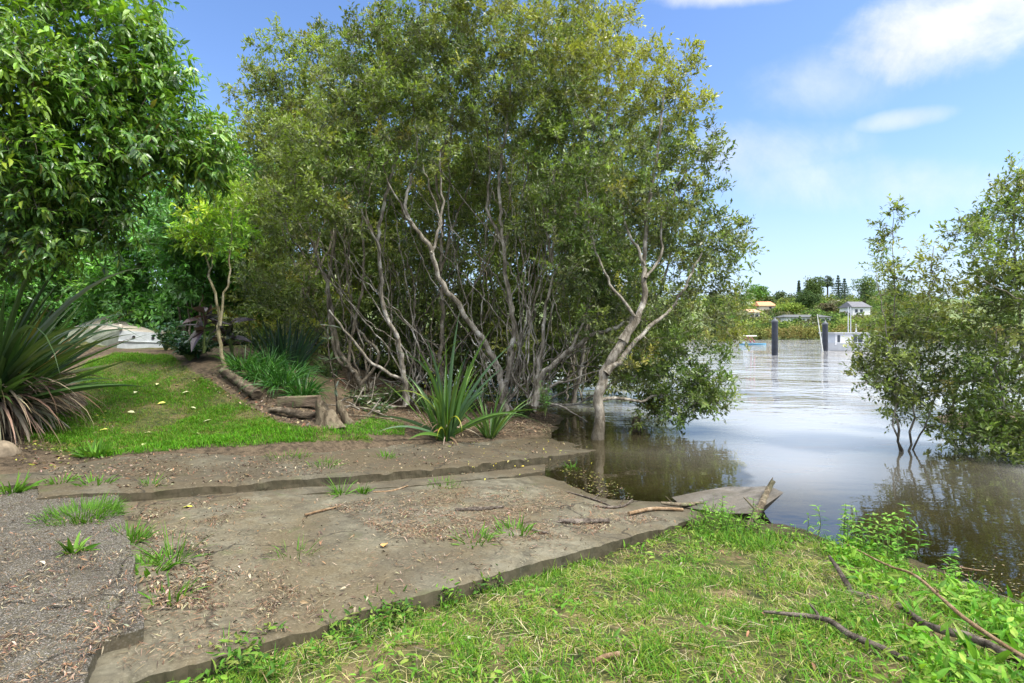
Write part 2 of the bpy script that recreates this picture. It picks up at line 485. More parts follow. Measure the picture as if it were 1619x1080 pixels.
LAWN = [(40,700),(40,668),(140,640),(120,590),(140,572),(180,560),(270,560),(300,585),(345,612),(400,645),(440,668),(500,676),(575,684),(590,698),(480,697),(300,706),(180,716),(100,722)]
BANK = [(60,1120),(330,1048),(530,990),(640,955),(780,922),(1080,836),(1190,838),(1300,848),(1400,866),(1480,900),(1560,936),(1640,974),(2300,1180),(3000,4000),(-500,4000),(-200,1400)]
xs, ys = axis(-14, 9, .1, 1500), axis(-3, 17, .1, 1500)
v, f = grid_mesh(xs, ys, lambda x, y: H(x, y)+(vnoise(x, y, 2.2, 3)-.5)*.07+(vnoise(x, y, 9, 5)-.5)*.025)
q = proj(v)
lawn_m = in_poly(q+np.stack([vnoise(v[:,0], v[:,1], 3, 1)-.5, vnoise(v[:,0], v[:,1], 3, 2)-.5], 1)*[30, 14], LAWN) & (v[:, 1] > 1)
bank_m = in_poly(q, BANK) & (v[:, 1] > .5)
gr = np.where(lawn_m, 1.0, 0)+np.where(bank_m, .75, 0)+np.where(v[:, 1] < .5, .6, 0)+np.where((v[:, 1] > 12) & (v[:, 0] < -4.5-(v[:, 1]-12)*.4), .8, 0)
mb = MB(); mb.add(v, [f])
m, t, out = new_mat('ground_soil')
co = t('ShaderNodeNewGeometry').outputs['Position']
g_ = t('ShaderNodeAttribute', attribute_name='grassy').outputs['Fac']
n1, n2, n3 = t.noise(co, 2.2, 6, .65), t.noise(co, 14, 6, .7), t.noise(co, 70, 4, .7)
soil = t.mix(t.ramp(n2, .35, .65), (.042, .032, .020), (.125, .092, .058))
soil = t.mix(t.math('MULTIPLY', t.ramp(n1, .45, .62), .55), soil, (.15, .112, .070))
turf = t.mix(t.ramp(n2, .35, .65), (.030, .040, .012), (.10, .105, .030))
turf = t.mix(t.ramp(n1, .48, .64), turf, (.15, .115, .055))
c = t.mix(t.ramp(t.math('ADD', g_, t.math('MULTIPLY', t.math('SUBTRACT', n2, .5), .8)), .35, .7), soil, turf)
zz = t('ShaderNodeSeparateXYZ', {0: co}).outputs[2]
wet = t.ramp(t.math('ADD', zz, t.math('MULTIPLY', t.math('SUBTRACT', n1, .5), .08)), .07, .0)
c = t.mix(t.math('MULTIPLY', wet, .85), c, (.040, .034, .016))
c = t.mix(t.math('MULTIPLY', t.ramp(n3, .5, .75), .5), c, t.mix(1.0, c, (1.7, 1.6, 1.4, 1), 'MULTIPLY'))
h = t.math('ADD', t.math('MULTIPLY', n2, 1.0), t.math('MULTIPLY', n3, .4))
principled(t, out, c, .92, t.bump(h, 1.0, .03), .2)
tag(mb.build('ground', m, attrs={'grassy': gr}), kind='structure')

def sink(x, y):      # the lower end of the ramp has settled under the tide
    s, q_ = (x+1.51)*.77+(y-2.55)*.64, -(x+1.51)*.64+(y-2.55)*.77
    return .055*np.clip((s-3.75)/.9, 0, 1.3)*np.clip((q_-.45)/.6, 0, 1)
# ================================================================ water
xs, ys = axis(-14, 12, .12, 1500), axis(-3, 20, .12, 1500)
v, f = grid_mesh(xs, ys, lambda x, y: 0*x)
dep = np.maximum(0, -H(v[:, 0], v[:, 1]))
dep = np.minimum(dep, np.where(in_poly(proj(v), [(195,783),(870,745),(940,715),(1120,670),(1190,760),(1080,830),(780,922),(100,1080)]) & (v[:, 1] > 1), np.maximum(0, sink(v[:, 0], v[:, 1])-RZ(v[:, 0], v[:, 1])), 9))
mb = MB(); mb.add(v, [f])
m, t, out = new_mat('estuary_water')
co = t('ShaderNodeNewGeometry').outputs['Position']
d_ = t('ShaderNodeAttribute', attribute_name='depth').outputs['Fac']
al = t.math('SUBTRACT', 1.0, t.math('POWER', 2.718, t.math('MULTIPLY', d_, -6.5)))
mp = t('ShaderNodeMapping', {'Vector': co, 'Scale': (.55, 1.25, 1), 'Rotation': (0, 0, .12)}).outputs[0]
w1 = t.noise(mp, 1.15, 3, .5, .4); w2 = t.noise(mp, 4.2, 3, .55, .3); w3 = t.noise(mp, .35, 2, .5)
patch = t.ramp(t.noise(co, .16, 3, .5, .8), .40, .62)
sep = t('ShaderNodeSeparateXYZ', {0: co})
far = t.ramp(sep.outputs[1], 7.5, 15)
amp = t.math('ADD', .22, t.math('MULTIPLY', t.math('MULTIPLY', patch, far), 1.0))
amp = t.math('ADD', amp, t.math('MULTIPLY', far, .6))
hgt = t.math('ADD', t.math('MULTIPLY', w1, .9), t.math('ADD', t.math('MULTIPLY', w2, .22), t.math('MULTIPLY', w3, 1.2)))
nb = t('ShaderNodeBump', {'Height': t.math('MULTIPLY', hgt, amp), 'Strength': 1.0, 'Distance': WAVE}).outputs[0]
silt = t.noise(co, .5, 4, .6)
murk = t.mix(t.ramp(silt, .35, .65), (.034, .029, .010), (.054, .045, .017))
sheen_mask = t.ramp(d_, .05, .85)
murk = t.mix(sheen_mask, murk, MURK_SHEEN)  # deep-water murk lightened to stand in for reflected white sky
df = t('ShaderNodeBsdfDiffuse', {'Color': murk})
tr = t('ShaderNodeBsdfTransparent', {'Color': (.80, .76, .55, 1)})
bs = t('ShaderNodeMixShader', {0: al, 1: tr.outputs[0], 2: df.outputs[0]})
gl = t('ShaderNodeBsdfGlossy', {'Color': (1, .93, .83, 1), 'Roughness': .012, 'Normal': nb})
fr = t('ShaderNodeFresnel', {'IOR': WIOR, 'Normal': nb})
mx = t('ShaderNodeMixShader', {0: fr.outputs[0], 1: bs.outputs[0], 2: gl.outputs[0]})
t.l.new(mx.outputs[0], out.inputs[0])
tag(mb.build('water', m, attrs={'depth': dep}), kind='structure')

# ================================================================ ramp, path, slabs
def resamp(pts, n):
    pts = np.asarray(pts, float)
    s = np.concatenate([[0], np.cumsum(np.linalg.norm(np.diff(pts, axis=0), axis=1))])
    u = np.linspace(0, s[-1], n)
    return np.stack([np.interp(u, s, pts[:, k]) for k in range(3)], 1)
def slab(name, A, B, thick, mat, na, nt, seed, rough=.012, wob=.02):
    """a cast slab between two edge lines, with worn edges and a skirt"""
    A, B = resamp(A, na), resamp(B, na)
    rng = np.random.default_rng(seed)
    T = np.linspace(0, 1, nt)[None, :, None]
    v = A[:, None]*(1-T)+B[:, None]*T
    i, j = np.meshgrid(np.arange(na), np.arange(nt), indexing='ij')
    X, Y = v[..., 0], v[..., 1]
    v[..., 2] += (vnoise(X, Y, 1.6, seed)-.5)*rough*2+(vnoise(X, Y, 9, seed+1)-.5)*rough*.7
    edge = np.minimum(np.minimum(i, na-1-i), np.minimum(j, nt-1-j)).ravel()
    v = v.reshape(-1, 3)
    e0 = edge == 0
    wv = np.stack([vnoise(v[:, 0], v[:, 1], 5, seed+2)-.5, vnoise(v[:, 0], v[:, 1], 5, seed+3)-.5], 1)*wob*2+np.stack([vnoise(v[:, 0], v[:, 1], 22, seed+4)-.5, vnoise(v[:, 0], v[:, 1], 22, seed+5)-.5], 1)*wob
    v[e0, :2] += wv[e0]
    v[e0, 2] -= .006+.10*np.maximum(0, vnoise(v[e0, 0], v[e0, 1], 5, seed+7)-.58)
    if name == 'boat_ramp': v[:, 2] -= sink(v[:, 0], v[:, 1])
    idx = np.arange(na*nt).reshape(na, nt)
    f = np.stack([idx[:-1, :-1], idx[1:, :-1], idx[1:, 1:], idx[:-1, 1:]], -1).reshape(-1, 4)
    loop = np.concatenate([idx[:, 0], idx[-1, 1:], idx[-2::-1, -1], idx[0, -2:0:-1]])
    mb = MB(); k = len(loop)
    top = v[loop]; rings = [top]
    for q_, dz in ((1, .35), (2, 1.0)):
        r = top.copy(); r[:, 2] -= thick*dz
        r[:, :2] += (np.stack([vnoise(r[:, 0], r[:, 1], 11, seed+q_*9)-.5, vnoise(r[:, 0], r[:, 1], 11, seed+q_*9+1)-.5], 1))*wob*1.2
        rings.append(r)
    V = np.vstack([v]+rings[1:])
    n0 = na*nt; l2 = np.roll(np.arange(k), -1)
    a = loop; b = loop[l2]; r1 = n0+np.arange(k); r1b = n0+l2; r2 = r1+k; r2b = r1b+k
    mb.add(V, [f, np.stack([a, r1, r1b, b], 1), np.stack([r1, r2, r2b, r1b], 1)])
    return tag(mb.build(name, mat, smooth=False), kind='structure')
def line(pts, off=0.0):
    return np.array([RP(x, y, o) for (x, y), o in zip(pts, np.broadcast_to(off, (len(pts),)))])
def ext(L, dist):
    d = unit(L[-1]-L[-2]); return np.vstack([L, L[-1]+d*dist])
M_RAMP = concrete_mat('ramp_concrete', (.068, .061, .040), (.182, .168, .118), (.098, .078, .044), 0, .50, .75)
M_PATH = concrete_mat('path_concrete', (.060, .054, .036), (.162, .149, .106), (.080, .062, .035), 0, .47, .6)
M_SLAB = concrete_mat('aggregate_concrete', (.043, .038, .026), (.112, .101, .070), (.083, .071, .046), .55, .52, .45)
fr_ = ext(line([(-60,1160),(150,1088),(330,1040),(440,1008),(530,980),(640,945),(780,908),(930,866),(1080,824)]), 3.0)
bk_ = ext(line([(-60,800),(110,790),(200,784),(400,771),(600,759),(760,747),(870,738),(940,727)]), 5.0)
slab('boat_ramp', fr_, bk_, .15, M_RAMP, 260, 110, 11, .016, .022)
kb = line([(60,786),(193,778),(400,763),(600,749),(760,733),(880,720),(945,712)], .10)
kt = line([(60,742),(180,722),(300,704),(420,697),(560,694),(700,694),(860,690),(945,690)], .10)
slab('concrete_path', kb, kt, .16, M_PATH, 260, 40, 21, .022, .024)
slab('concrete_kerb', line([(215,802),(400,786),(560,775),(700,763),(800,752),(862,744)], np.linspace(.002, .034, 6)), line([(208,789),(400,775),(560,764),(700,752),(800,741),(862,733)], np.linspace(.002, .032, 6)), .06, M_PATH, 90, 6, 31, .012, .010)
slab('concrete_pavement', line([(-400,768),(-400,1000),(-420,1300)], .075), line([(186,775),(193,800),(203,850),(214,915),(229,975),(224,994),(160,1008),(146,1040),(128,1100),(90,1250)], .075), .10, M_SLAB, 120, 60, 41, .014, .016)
# dark joint of loose chipped concrete behind the pavement
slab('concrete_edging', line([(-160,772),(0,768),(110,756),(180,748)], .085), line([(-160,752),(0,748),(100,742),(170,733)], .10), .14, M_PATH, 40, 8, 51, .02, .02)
# ================================================================ trees
OLIVE = [(.086, .110, .030), (.064, .086, .026), (.120, .150, .038), (.155, .172, .038), (.042, .062, .024), (.190, .172, .034), (.115, .125, .060)]
OLIVE_W = [3, 3, 2.2, 1.4, 1.6, .5, 1.2]
def grow(base, limbs, blobs, seed, twig=.012, nclus=1.08, nshoot=9, sl=.27, lper=9, leaf=(.088, .036), pal=(OLIVE, OLIVE_W), droop=0.0, shape='diamond',
         jit=.35, sides=7, upb=.45, shellp=.42, bend=.25, colc=.26, lsp=.75, limbk=.64, palk=2.0):
    """trunk + limbs through given points, branches grown to leaf clumps that fill the crown's masses"""
    rng = np.random.default_rng(seed)
    tm, cm = MB(), MB()
    SK, SR = [], []
    for L in limbs:
        L = np.array([np.append(P(*p[:3]), p[3]*limbk) for p in L])
        s = spline(L, .16)
        n = len(s)
        if L[0, 3] > .05: s[:, 3] *= 1+.55*np.exp(-np.linalg.norm(s[:, :3]-s[0, :3], axis=1)/.22)
        s[1:-1, :3] += rng.normal(0, .02, (n-2, 3)) if n > 2 else 0
        tube(tm, s[:, :3], s[:, 3], sides if s[0, 3] > .03 else 5, rough=.10, rng=rng)
        SK.append(s[:, :3]); SR.append(s[:, 3])
    SK, SR = np.concatenate(SK), np.concatenate(SR)
    C, Ax, Cw = [], [], []
    for (px, py, d, rx, ry, rd, n, *cw) in blobs:
        n = int(round(n*nclus))
        c = P(px, py, d); r = np.array([rx/F*d, rd, ry/F*d])
        u = unit(rng.normal(0, 1, (n, 3)))*(rng.random((n, 1))**shellp)
        C.append(c+u*r); Ax.append(u)
        Cw += [cw[0] if cw else None]*n
    C, Ax = np.concatenate(C), np.concatenate(Ax)
    dist = np.array([np.min(((SK-c)**2).sum(1)) for c in C])
    for i in np.argsort(dist):
        c = C[i]
        dv = SK-c; dd = np.sqrt((dv**2).sum(1))+np.maximum(0, dv[:, 2])*.7
        k = int(np.argmin(dd)); s = SK[k]; l = np.linalg.norm(c-s)
        m = 4+int(l/.25)
        dirn = unit(c-s); bow = unit(dirn+np.array([0, 0, .55*(1 if c[2] > s[2] else -.2)])+rng.normal(0, .25, 3))
        ts = np.linspace(0, 1, m)[:, None]
        mid = s+bow*l*.55
        pth = (1-ts)**2*s+2*ts*(1-ts)*mid+ts**2*c
        pth[1:-1] += rng.normal(0, .022*min(1, l), (m-2, 3))
        r0 = min(.6*SR[k], .004+twig*l); r = r0+(.0035-r0)*ts[:, 0]
        tube(tm, pth, np.maximum(r, .003), 5 if r0 > .012 else 3)
        SK = np.vstack([SK, pth[1:]]); SR = np.append(SR, np.maximum(r[1:], .003))
    # leaf clumps
    pal = (np.array(pal[0])*palk, pal[1])
    n = len(C)
    cc = palette(rng, n, *pal, jit=.2)
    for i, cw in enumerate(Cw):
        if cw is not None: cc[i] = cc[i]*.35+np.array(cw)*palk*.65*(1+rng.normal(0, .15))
    ns = n*nshoot
    ci = np.repeat(np.arange(n), nshoot)
    sdv = unit(unit(rng.normal(0, 1, (ns, 3)))+Ax[ci]*.55+np.array([0, 0, upb]))
    so_ = C[ci]+rng.normal(0, .07*lsp, (ns, 3))
    sL = sl*rng.uniform(.6, 1.25, ns)
    # shoots
    e = so_+sdv*sL[:, None]
    sid = unit(np.cross(sdv, [0.3, .2, .9])); w_ = .0028
    up_ = np.cross(sid, sdv)
    pts = np.stack([so_+sid*w_, so_-sid*w_*.5+up_*w_*.9, so_-sid*w_*.5-up_*w_*.9, e], 1)
    b = (np.arange(ns)*4)[:, None, None]
    tm.add(pts.reshape(-1, 3), [(b+np.array([[0, 1, 3], [1, 2, 3], [2, 0, 3]])).reshape(-1, 3)])
    nl = ns*lper
    li = np.repeat(np.arange(ns), lper)
    tt = np.tile((np.arange(lper)+.6)/lper, ns)+rng.normal(0, .03, nl)
    tt = np.where(tt < .25, tt+.2, tt)
    ang = np.tile(np.arange(lper)*math.pi*.5+((np.arange(lper) % 2)*math.pi*.5), ns)+rng.normal(0, .5, nl)+li*1.7
    pr = np.cos(ang)[:, None]*sid[li]+np.sin(ang)[:, None]*up_[li]
    B = so_[li]+sdv[li]*(sL[li]*tt)[:, None]
    D = unit(pr*.9+sdv[li]*(.45+.5*tt[:, None])+rng.normal(0, jit*.5, (nl, 3))+np.array([0, 0, -droop]))
    N = unit(sdv[li]*.6+np.array([0, 0, .8])+rng.normal(0, jit, (nl, 3)))
    Lf = leaf[0]*rng.uniform(.5, 1.35, nl)*np.repeat(rng.uniform(.85, 1.2, n), nshoot*lper)
    col = cc[ci[li]]*(1-colc)+palette(rng, nl, *pal, jit=.2)*colc
    col = np.clip(col*(1+rng.normal(0, .24, (nl, 1))), .004, .9)
    leaves(cm, B, D, N, Lf, Lf*leaf[1]/leaf[0], col, shape, bend)
    return tm, cm
def tree(name, label, cat, group, limbs, blobs, seed, bark=None, lm=None, crown='crown', **kw):
    p0 = P(*limbs[0][0][:3])
    root = thing(name, label, cat, p0, group)
    if group == MG and seed < 120:      # thin side stems tangling up from the same foot
        r_ = np.random.default_rng(seed+7)
        bx, by, bd, _ = limbs[0][0]
        for j in range({101: 0, 107: 4, 109: 4}.get(seed, 7)):
            b = blobs[r_.integers(len(blobs))]; x1, y1, d1 = b[0]+r_.uniform(-50, 50), b[1]+r_.uniform(0, 60), b[2]+r_.uniform(.2, 1.2)
            sg = r_.uniform(-70, 70)
            limbs = limbs+[[(bx+r_.uniform(-16, 16), by-6, bd+.25, r_.uniform(.022, .045)), (bx+sg*.6+r_.uniform(-20, 20), by-60-r_.uniform(0, 40), bd+.4, .028), (bx+(x1-bx)*.4+sg, by+(y1-by)*.45, (bd+d1)/2+.3, .022), (x1+sg*.3, by+(y1-by)*.75, d1, .018), (x1, y1, d1, .01)]]
    tm, cm = grow(p0, limbs, blobs, seed, **kw)
    tm.build('trunk', bark or M_BARK, root, p0)
    cm.build(crown, lm or M_LEAF, root, p0, smooth=False)
    return root
MG = 'mangroves crowding the bank'
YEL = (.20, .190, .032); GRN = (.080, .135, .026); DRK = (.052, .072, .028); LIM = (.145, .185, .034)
def L(s, d0, d1, r0, r1):
    """limb from pixel pairs: depth and radius run evenly along it"""
    n = len(s)
    return [(x, y, d0+(d1-d0)*i/(n-1), r0+(r1-r0)*i/(n-1)) for i, (x, y) in enumerate(s)]

tree('mangrove_tree', 'stout grey mangrove forking above its bent foot in the water', 'mangrove tree', MG,
     [L([(944,706),(946,650),(955,590),(985,540),(1003,500)], 9.6, 9.9, .155, .13), L([(985,540),(1010,505),(1020,450),(1020,405),(1025,330),(1040,240),(1050,150)], 9.8, 10.6, .11, .03),
      L([(958,590),(990,560),(1025,520),(1060,490),(1085,450),(1110,400)], 9.7, 10.3, .085, .03), L([(1020,420),(1005,390),(990,360),(985,320)], 10, 10.2, .05, .03),
      L([(950,632),(985,630),(1020,635),(1045,622),(1080,640)], 9.7, 10.2, .06, .02), L([(1020,440),(1045,400),(1050,340),(1085,270)], 10, 10.6, .05, .02),
      L([(1003,500),(960,440),(935,370),(925,280)], 9.8, 10.2, .05, .02)],
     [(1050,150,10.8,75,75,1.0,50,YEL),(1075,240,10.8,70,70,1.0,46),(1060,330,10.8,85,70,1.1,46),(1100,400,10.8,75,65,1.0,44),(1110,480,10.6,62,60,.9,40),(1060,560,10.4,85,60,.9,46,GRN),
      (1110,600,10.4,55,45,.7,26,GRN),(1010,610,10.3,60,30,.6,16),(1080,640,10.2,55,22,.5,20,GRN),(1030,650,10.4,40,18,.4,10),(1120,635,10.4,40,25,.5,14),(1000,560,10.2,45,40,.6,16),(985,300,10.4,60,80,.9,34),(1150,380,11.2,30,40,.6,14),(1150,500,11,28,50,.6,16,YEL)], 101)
tree('mangrove_tree', 'tall mangrove whose slim pale stem rises straight behind the young flax', 'mangrove tree', MG,
     [L([(790,668),(797,620),(808,560),(813,500),(800,430),(796,380),(790,300),(800,200),(812,100)], 11.3, 11.0, .105, .03), L([(797,390),(820,340),(835,270),(850,190)], 11.2, 11.4, .06, .02),
      L([(796,385),(770,330),(775,260),(765,160)], 11.2, 11.5, .06, .02)],
     [(800,40,11.2,90,70,1.2,52,YEL),(850,110,11.2,80,75,1.2,50),(770,130,11.2,70,70,1.1,40),(820,200,11,70,60,1.0,36),(870,230,10.8,60,55,.9,30,GRN),(850,340,10.6,45,40,.6,16,DRK)], 102)
tree('mangrove_tree', 'mangrove with a long pale trunk leaning diagonally across the grove', 'mangrove tree', MG,
     [L([(800,655),(785,575),(740,505),(690,430),(682,395),(655,360),(640,325)], 11.0, 10.6, .105, .06), L([(640,325),(650,280),(660,220),(650,140)], 10.6, 10.8, .05, .02),
      L([(682,400),(700,330),(695,250),(720,170)], 10.7, 11.1, .05, .02), L([(655,362),(620,300),(600,250)], 10.6, 10.4, .04, .02), L([(668,260),(690,330),(700,375)], 10.6, 10.8, .03, .03)],
     [(660,60,10.8,80,80,1.1,52),(620,150,10.6,70,65,1.0,40,LIM),(700,150,11,70,70,1.0,42),(660,230,10.6,65,45,.8,26),(720,60,11.2,60,60,1.0,34),(740,-20,11.2,90,60,1.0,34)], 103)
tree('mangrove_tree', 'mangrove with a wavering pale stem rising between flax and tree stump', 'mangrove tree', MG,
     [L([(642,640),(636,575),(625,530),(607,490),(602,430),(597,370),(610,310),(625,250)], 11.2, 10.8, .085, .05), L([(625,250),(600,190),(590,120)], 10.8, 10.8, .05, .02), L([(602,400),(575,340),(560,280)], 10.9, 10.6, .04, .02),
      L([(625,250),(650,200),(660,150)], 10.8, 11, .04, .02), L([(640,600),(590,575),(560,540),(520,490)], 11.2, 10.8, .06, .03)],
     [(575,110,11,70,65,1.0,40),(540,180,10.8,75,60,1.0,42),(610,60,11.3,55,50,.9,26),(500,240,10.4,70,55,.9,38,LIM),(560,270,10.4,60,45,.8,28,GRN),(480,330,10.2,65,45,.8,32,LIM),(540,345,10.2,45,30,.6,14)], 104)
tree('mangrove_tree', 'dark mangrove with several crooked stems behind the log and timber', 'mangrove tree', MG,
     [L([(575,620),(560,590),(540,560),(525,500),(520,440),(530,370),(520,300)], 11.5, 12, .09, .04), L([(560,590),(530,560),(518,470),(500,400),(480,330)], 11.5, 12, .07, .03), L([(570,610),(600,560),(565,520),(550,440),(555,330)], 11.5, 12.5, .06, .03),
      L([(520,440),(470,390),(440,330)], 12, 12.3, .04, .02), L([(553,600),(553,540),(575,440),(572,330),(585,240)], 11.6, 12.4, .06, .03)],
     [(470,120,12.6,75,65,1.2,48,LIM),(420,150,12.8,45,55,1.0,30),(420,240,12.4,60,65,1.1,44),(470,210,12.4,65,60,1.1,40),(430,340,12,60,60,1.0,40),(440,440,12,60,55,.9,34),(480,500,12.2,45,40,.8,18),(520,90,12.8,50,50,1.0,28)], 105, bark=M_BARKD)
tree('mangrove_tree', 'slender mangrove with two thin twin stems beside the leaning trunk foot', 'mangrove tree', MG,
     [L([(845,650),(850,590),(858,540),(865,470),(878,430),(868,390),(866,320),(880,250)], 10.9, 10.6, .07, .03), L([(846,610),(845,540),(838,500)], 10.9, 10.8, .035, .02), L([(878,430),(900,390),(915,340)], 10.6, 10.5, .035, .02)],
     [(900,190,10.5,65,70,.9,40),(930,110,10.6,65,65,1.0,42,YEL),(900,290,10.3,60,50,.8,32,GRN),(920,370,10.1,60,45,.7,30,GRN),(890,420,10.1,45,30,.6,14)], 106)
tree('mangrove_tree', 'low mangrove sending one thick pale bough sideways over the water', 'mangrove tree', MG,
     [L([(845,640),(855,600),(880,570),(905,550),(940,528),(975,518),(1000,500)], 10.8, 10.6, .10, .05), L([(840,640),(870,612),(910,600),(960,580)], 10.9, 10.8, .05, .02), L([(905,550),(925,500),(930,460)], 10.6, 10.7, .05, .02),
      L([(845,640),(880,625),(930,600),(945,590)], 11, 11.2, .04, .02), L([(850,640),(900,640),(940,625),(985,600),(1020,600)], 11.4, 12, .05, .02), L([(845,630),(890,600),(930,570),(945,540)], 11.5, 12, .045, .02), L([(840,635),(810,600),(780,590),(740,560)], 11.2, 12, .04, .015), L([(850,640),(880,640),(905,652),(930,668)], 11, 10.4, .035, .02)],
     [(960,440,11,70,55,.9,38,GRN),(1000,500,10.9,60,45,.8,26),(930,500,10.9,55,40,.8,20),(915,445,10.8,45,40,.7,18,DRK)], 107)
tree('mangrove_tree', 'dark straight mangrove standing in the middle of the grove', 'mangrove tree', MG,
     [L([(700,640),(696,570),(700,500),(697,430),(700,340),(690,280),(715,200)], 11.8, 12.4, .09, .04), L([(697,430),(715,360),(740,300),(760,240)], 12, 12.5, .05, .02), L([(696,560),(740,470),(780,400)], 11.9, 12.6, .04, .02),
      L([(700,610),(660,540),(655,450),(640,400)], 11.9, 12.5, .05, .02)],
     [(730,250,12.8,80,60,1.0,36),(690,320,12.8,70,55,.9,24),(760,330,13,70,60,.9,26),(650,400,13,60,45,.8,16),(790,270,12.6,60,60,.9,28,DRK)], 108, bark=M_BARKD)
tree('mangrove_tree', 'yellow-topped mangrove crown at the sky edge of the grove', 'mangrove tree', MG,
     [L([(905,640),(920,570),(930,480),(935,380),(945,280),(960,180),(965,90)], 13, 13, .09, .03), L([(930,480),(980,400),(1010,300)], 13, 13.2, .05, .02), L([(935,380),(890,300),(880,200)], 13, 13, .05, .02)],
     [(960,60,13,65,65,1.2,44,YEL),(910,30,13,70,60,1.2,42,YEL),(900,140,12.6,60,60,1.1,30),(1000,130,12.6,50,60,1.0,28,YEL),(850,-10,13,80,50,1.2,30),(980,240,12.4,60,60,1,28),(1000,360,12.4,60,60,1,24)], 109)
# the thicket behind
rb = np.random.default_rng(5)
for k, (bx, by, d, top, lab) in enumerate([(470,600,14.5,150,'dark shaded mangrove deep behind the dark flax'), (560,600,15.5,120,'mangrove thicket tree behind the crooked dark stems'),
        (650,600,15.5,60,'shaded mangrove far behind the leaning pale trunk'), (740,610,15.5,40,'shaded mangrove seen between the leaning trunk and the straight pale stem'),
        (830,605,15.5,60,'shaded mangrove standing in dark water behind the twin stems'), (920,600,15.5,120,'shaded mangrove behind the sideways pale bough'), (1010,590,15,200,'mangrove standing in open water behind the forked trunk')]):
    d_ = d
    lim, blo = [], []
    for j in range(6):
        a = rb.uniform(-1, 1); h = rb.uniform(.55, .95)
        lim.append(L([(bx+rb.uniform(-20, 20), by+6), (bx+a*25+rb.uniform(-14, 14), by-70), (bx+a*50+rb.uniform(-22, 22), by-160), (bx+a*72+rb.uniform(-20, 20), by-(by-top)*h*.75), (bx+a*80, by-(by-top)*h)], d_+rb.uniform(-1, 1), d_+rb.uniform(-1.2, 1.2), rb.uniform(.04, .075), .02))
    for j in range(9):
        a = rb.uniform(-1, 1); h = rb.uniform(.35, .7)
        lim.append(L([(bx+rb.uniform(-30, 30), by+4), (bx+a*40+rb.uniform(-20, 20), by-60), (bx+a*75+rb.uniform(-25, 25), by-130), (bx+a*95, by-(by-top)*h)], d_+rb.uniform(-1.5, 0), d_+rb.uniform(-2, 0), rb.uniform(.02, .032), .008))
    for j in range(11):
        y = by+10-(by+10-top)*(j+.5)/11
        blo.append((bx+rb.uniform(-40, 40), y, d_+rb.uniform(-.9, .9), 85, 46, 1.1, 30, None))
    tree('mangrove_tree', lab, 'mangrove tree', MG, lim, blo, 200+k, nshoot=7, sl=.42, lper=8, leaf=(.13, .055), palk=2.7)

for k, (bx, by, d, top, lab) in enumerate([(420,585,17.5,200,'olive mangrove at the far land side of the thicket'), (530,590,18,230,'olive mangrove deep in the thicket behind the stump'), (640,590,18.5,230,'olive mangrove deep in the thicket behind the wavering stem'),
        (740,592,18.5,230,'olive mangrove deep in the thicket behind the young flax'), (840,592,18.5,230,'olive mangrove at the water edge deep behind the twin stems'), (930,590,18,260,'olive mangrove in the water far behind the sideways bough')]):
    lim = []
    for j in range(8):
        a = rb.uniform(-1, 1); h = rb.uniform(.4, .9)
        lim.append(L([(bx+rb.uniform(-25, 25), by+4), (bx+a*30+rb.uniform(-14, 14), by-60), (bx+a*60+rb.uniform(-22, 22), by-140), (bx+a*80, by-(by-top)*h)], d+rb.uniform(-1, 1), d+rb.uniform(-1.2, 1.2), rb.uniform(.03, .06), .012))
    blo = [(bx+rb.uniform(-35, 35), by+15-(by+15-top)*(j+.5)/9, d+rb.uniform(-.8, .8), 80, 36, 1.0, 24, None) for j in range(9)]
    tree('mangrove_tree', lab, 'mangrove tree', MG, lim, blo, 230+k, nshoot=7, sl=.5, lper=8, leaf=(.19, .085), palk=2.7)

# young mangroves standing in the water on the far side of the ramp
MR = 'young mangroves standing in the water'
PALER = ([(.10,.125,.035),(.14,.165,.04),(.07,.095,.026),(.19,.19,.045),(.05,.07,.024)], [3, 2.4, 2, 1, 1])
tree('mangrove_sapling', 'slim young mangrove with a pointed top rising from three thin stems in the water', 'mangrove sapling', MR,
     [L([(1426,720),(1420,680),(1424,620),(1418,540),(1412,440),(1413,345)], 8.6, 8.7, .035, .008), L([(1436,716),(1442,670),(1452,600),(1462,520),(1475,450),(1476,390)], 8.6, 8.9, .032, .008), L([(1424,716),(1412,660),(1420,600),(1400,520),(1385,430)], 8.6, 8.4, .026, .008),
      L([(1442,714),(1470,650),(1490,590),(1500,520)], 8.7, 9, .026, .008)],
     [(1413,365,8.7,18,42,.2,9),(1412,440,8.7,34,45,.35,17),(1425,520,8.7,55,50,.5,30),(1385,560,8.6,34,50,.4,17),(1400,600,8.6,48,36,.45,19),(1474,415,8.9,20,38,.25,10,YEL),(1480,480,8.9,44,45,.5,24,YEL),
      (1490,560,8.9,48,50,.5,27,GRN),(1450,600,8.7,58,42,.5,34),(1490,630,8.9,40,40,.45,20),(1440,645,8.7,44,26,.35,14),(1500,675,8.8,28,24,.4,9),(1400,560,8.6,40,40,.4,16),(1450,540,8.7,45,40,.4,18)], 301, leaf=(.078, .032), nshoot=6, sl=.22, lper=8, pal=PALER, twig=.008)
tree('mangrove_sapling', 'bushier young mangrove behind the pointed one with yellow-tinged leaves', 'mangrove sapling', MR,
     [L([(1512,704),(1508,650),(1512,580),(1520,500),(1530,430)], 9.6, 9.8, .035, .01), L([(1514,704),(1535,640),(1545,560),(1555,480)], 9.6, 9.9, .03, .01)],
     [(1540,480,9.8,24,40,.4,12,YEL),(1550,550,9.8,34,45,.5,18),(1535,620,9.6,34,40,.4,16),(1565,640,9.6,42,48,.5,26,GRN),(1545,685,9.5,38,22,.4,14)], 302, leaf=(.078, .032), nshoot=6, sl=.24, lper=8, pal=PALER, twig=.009)
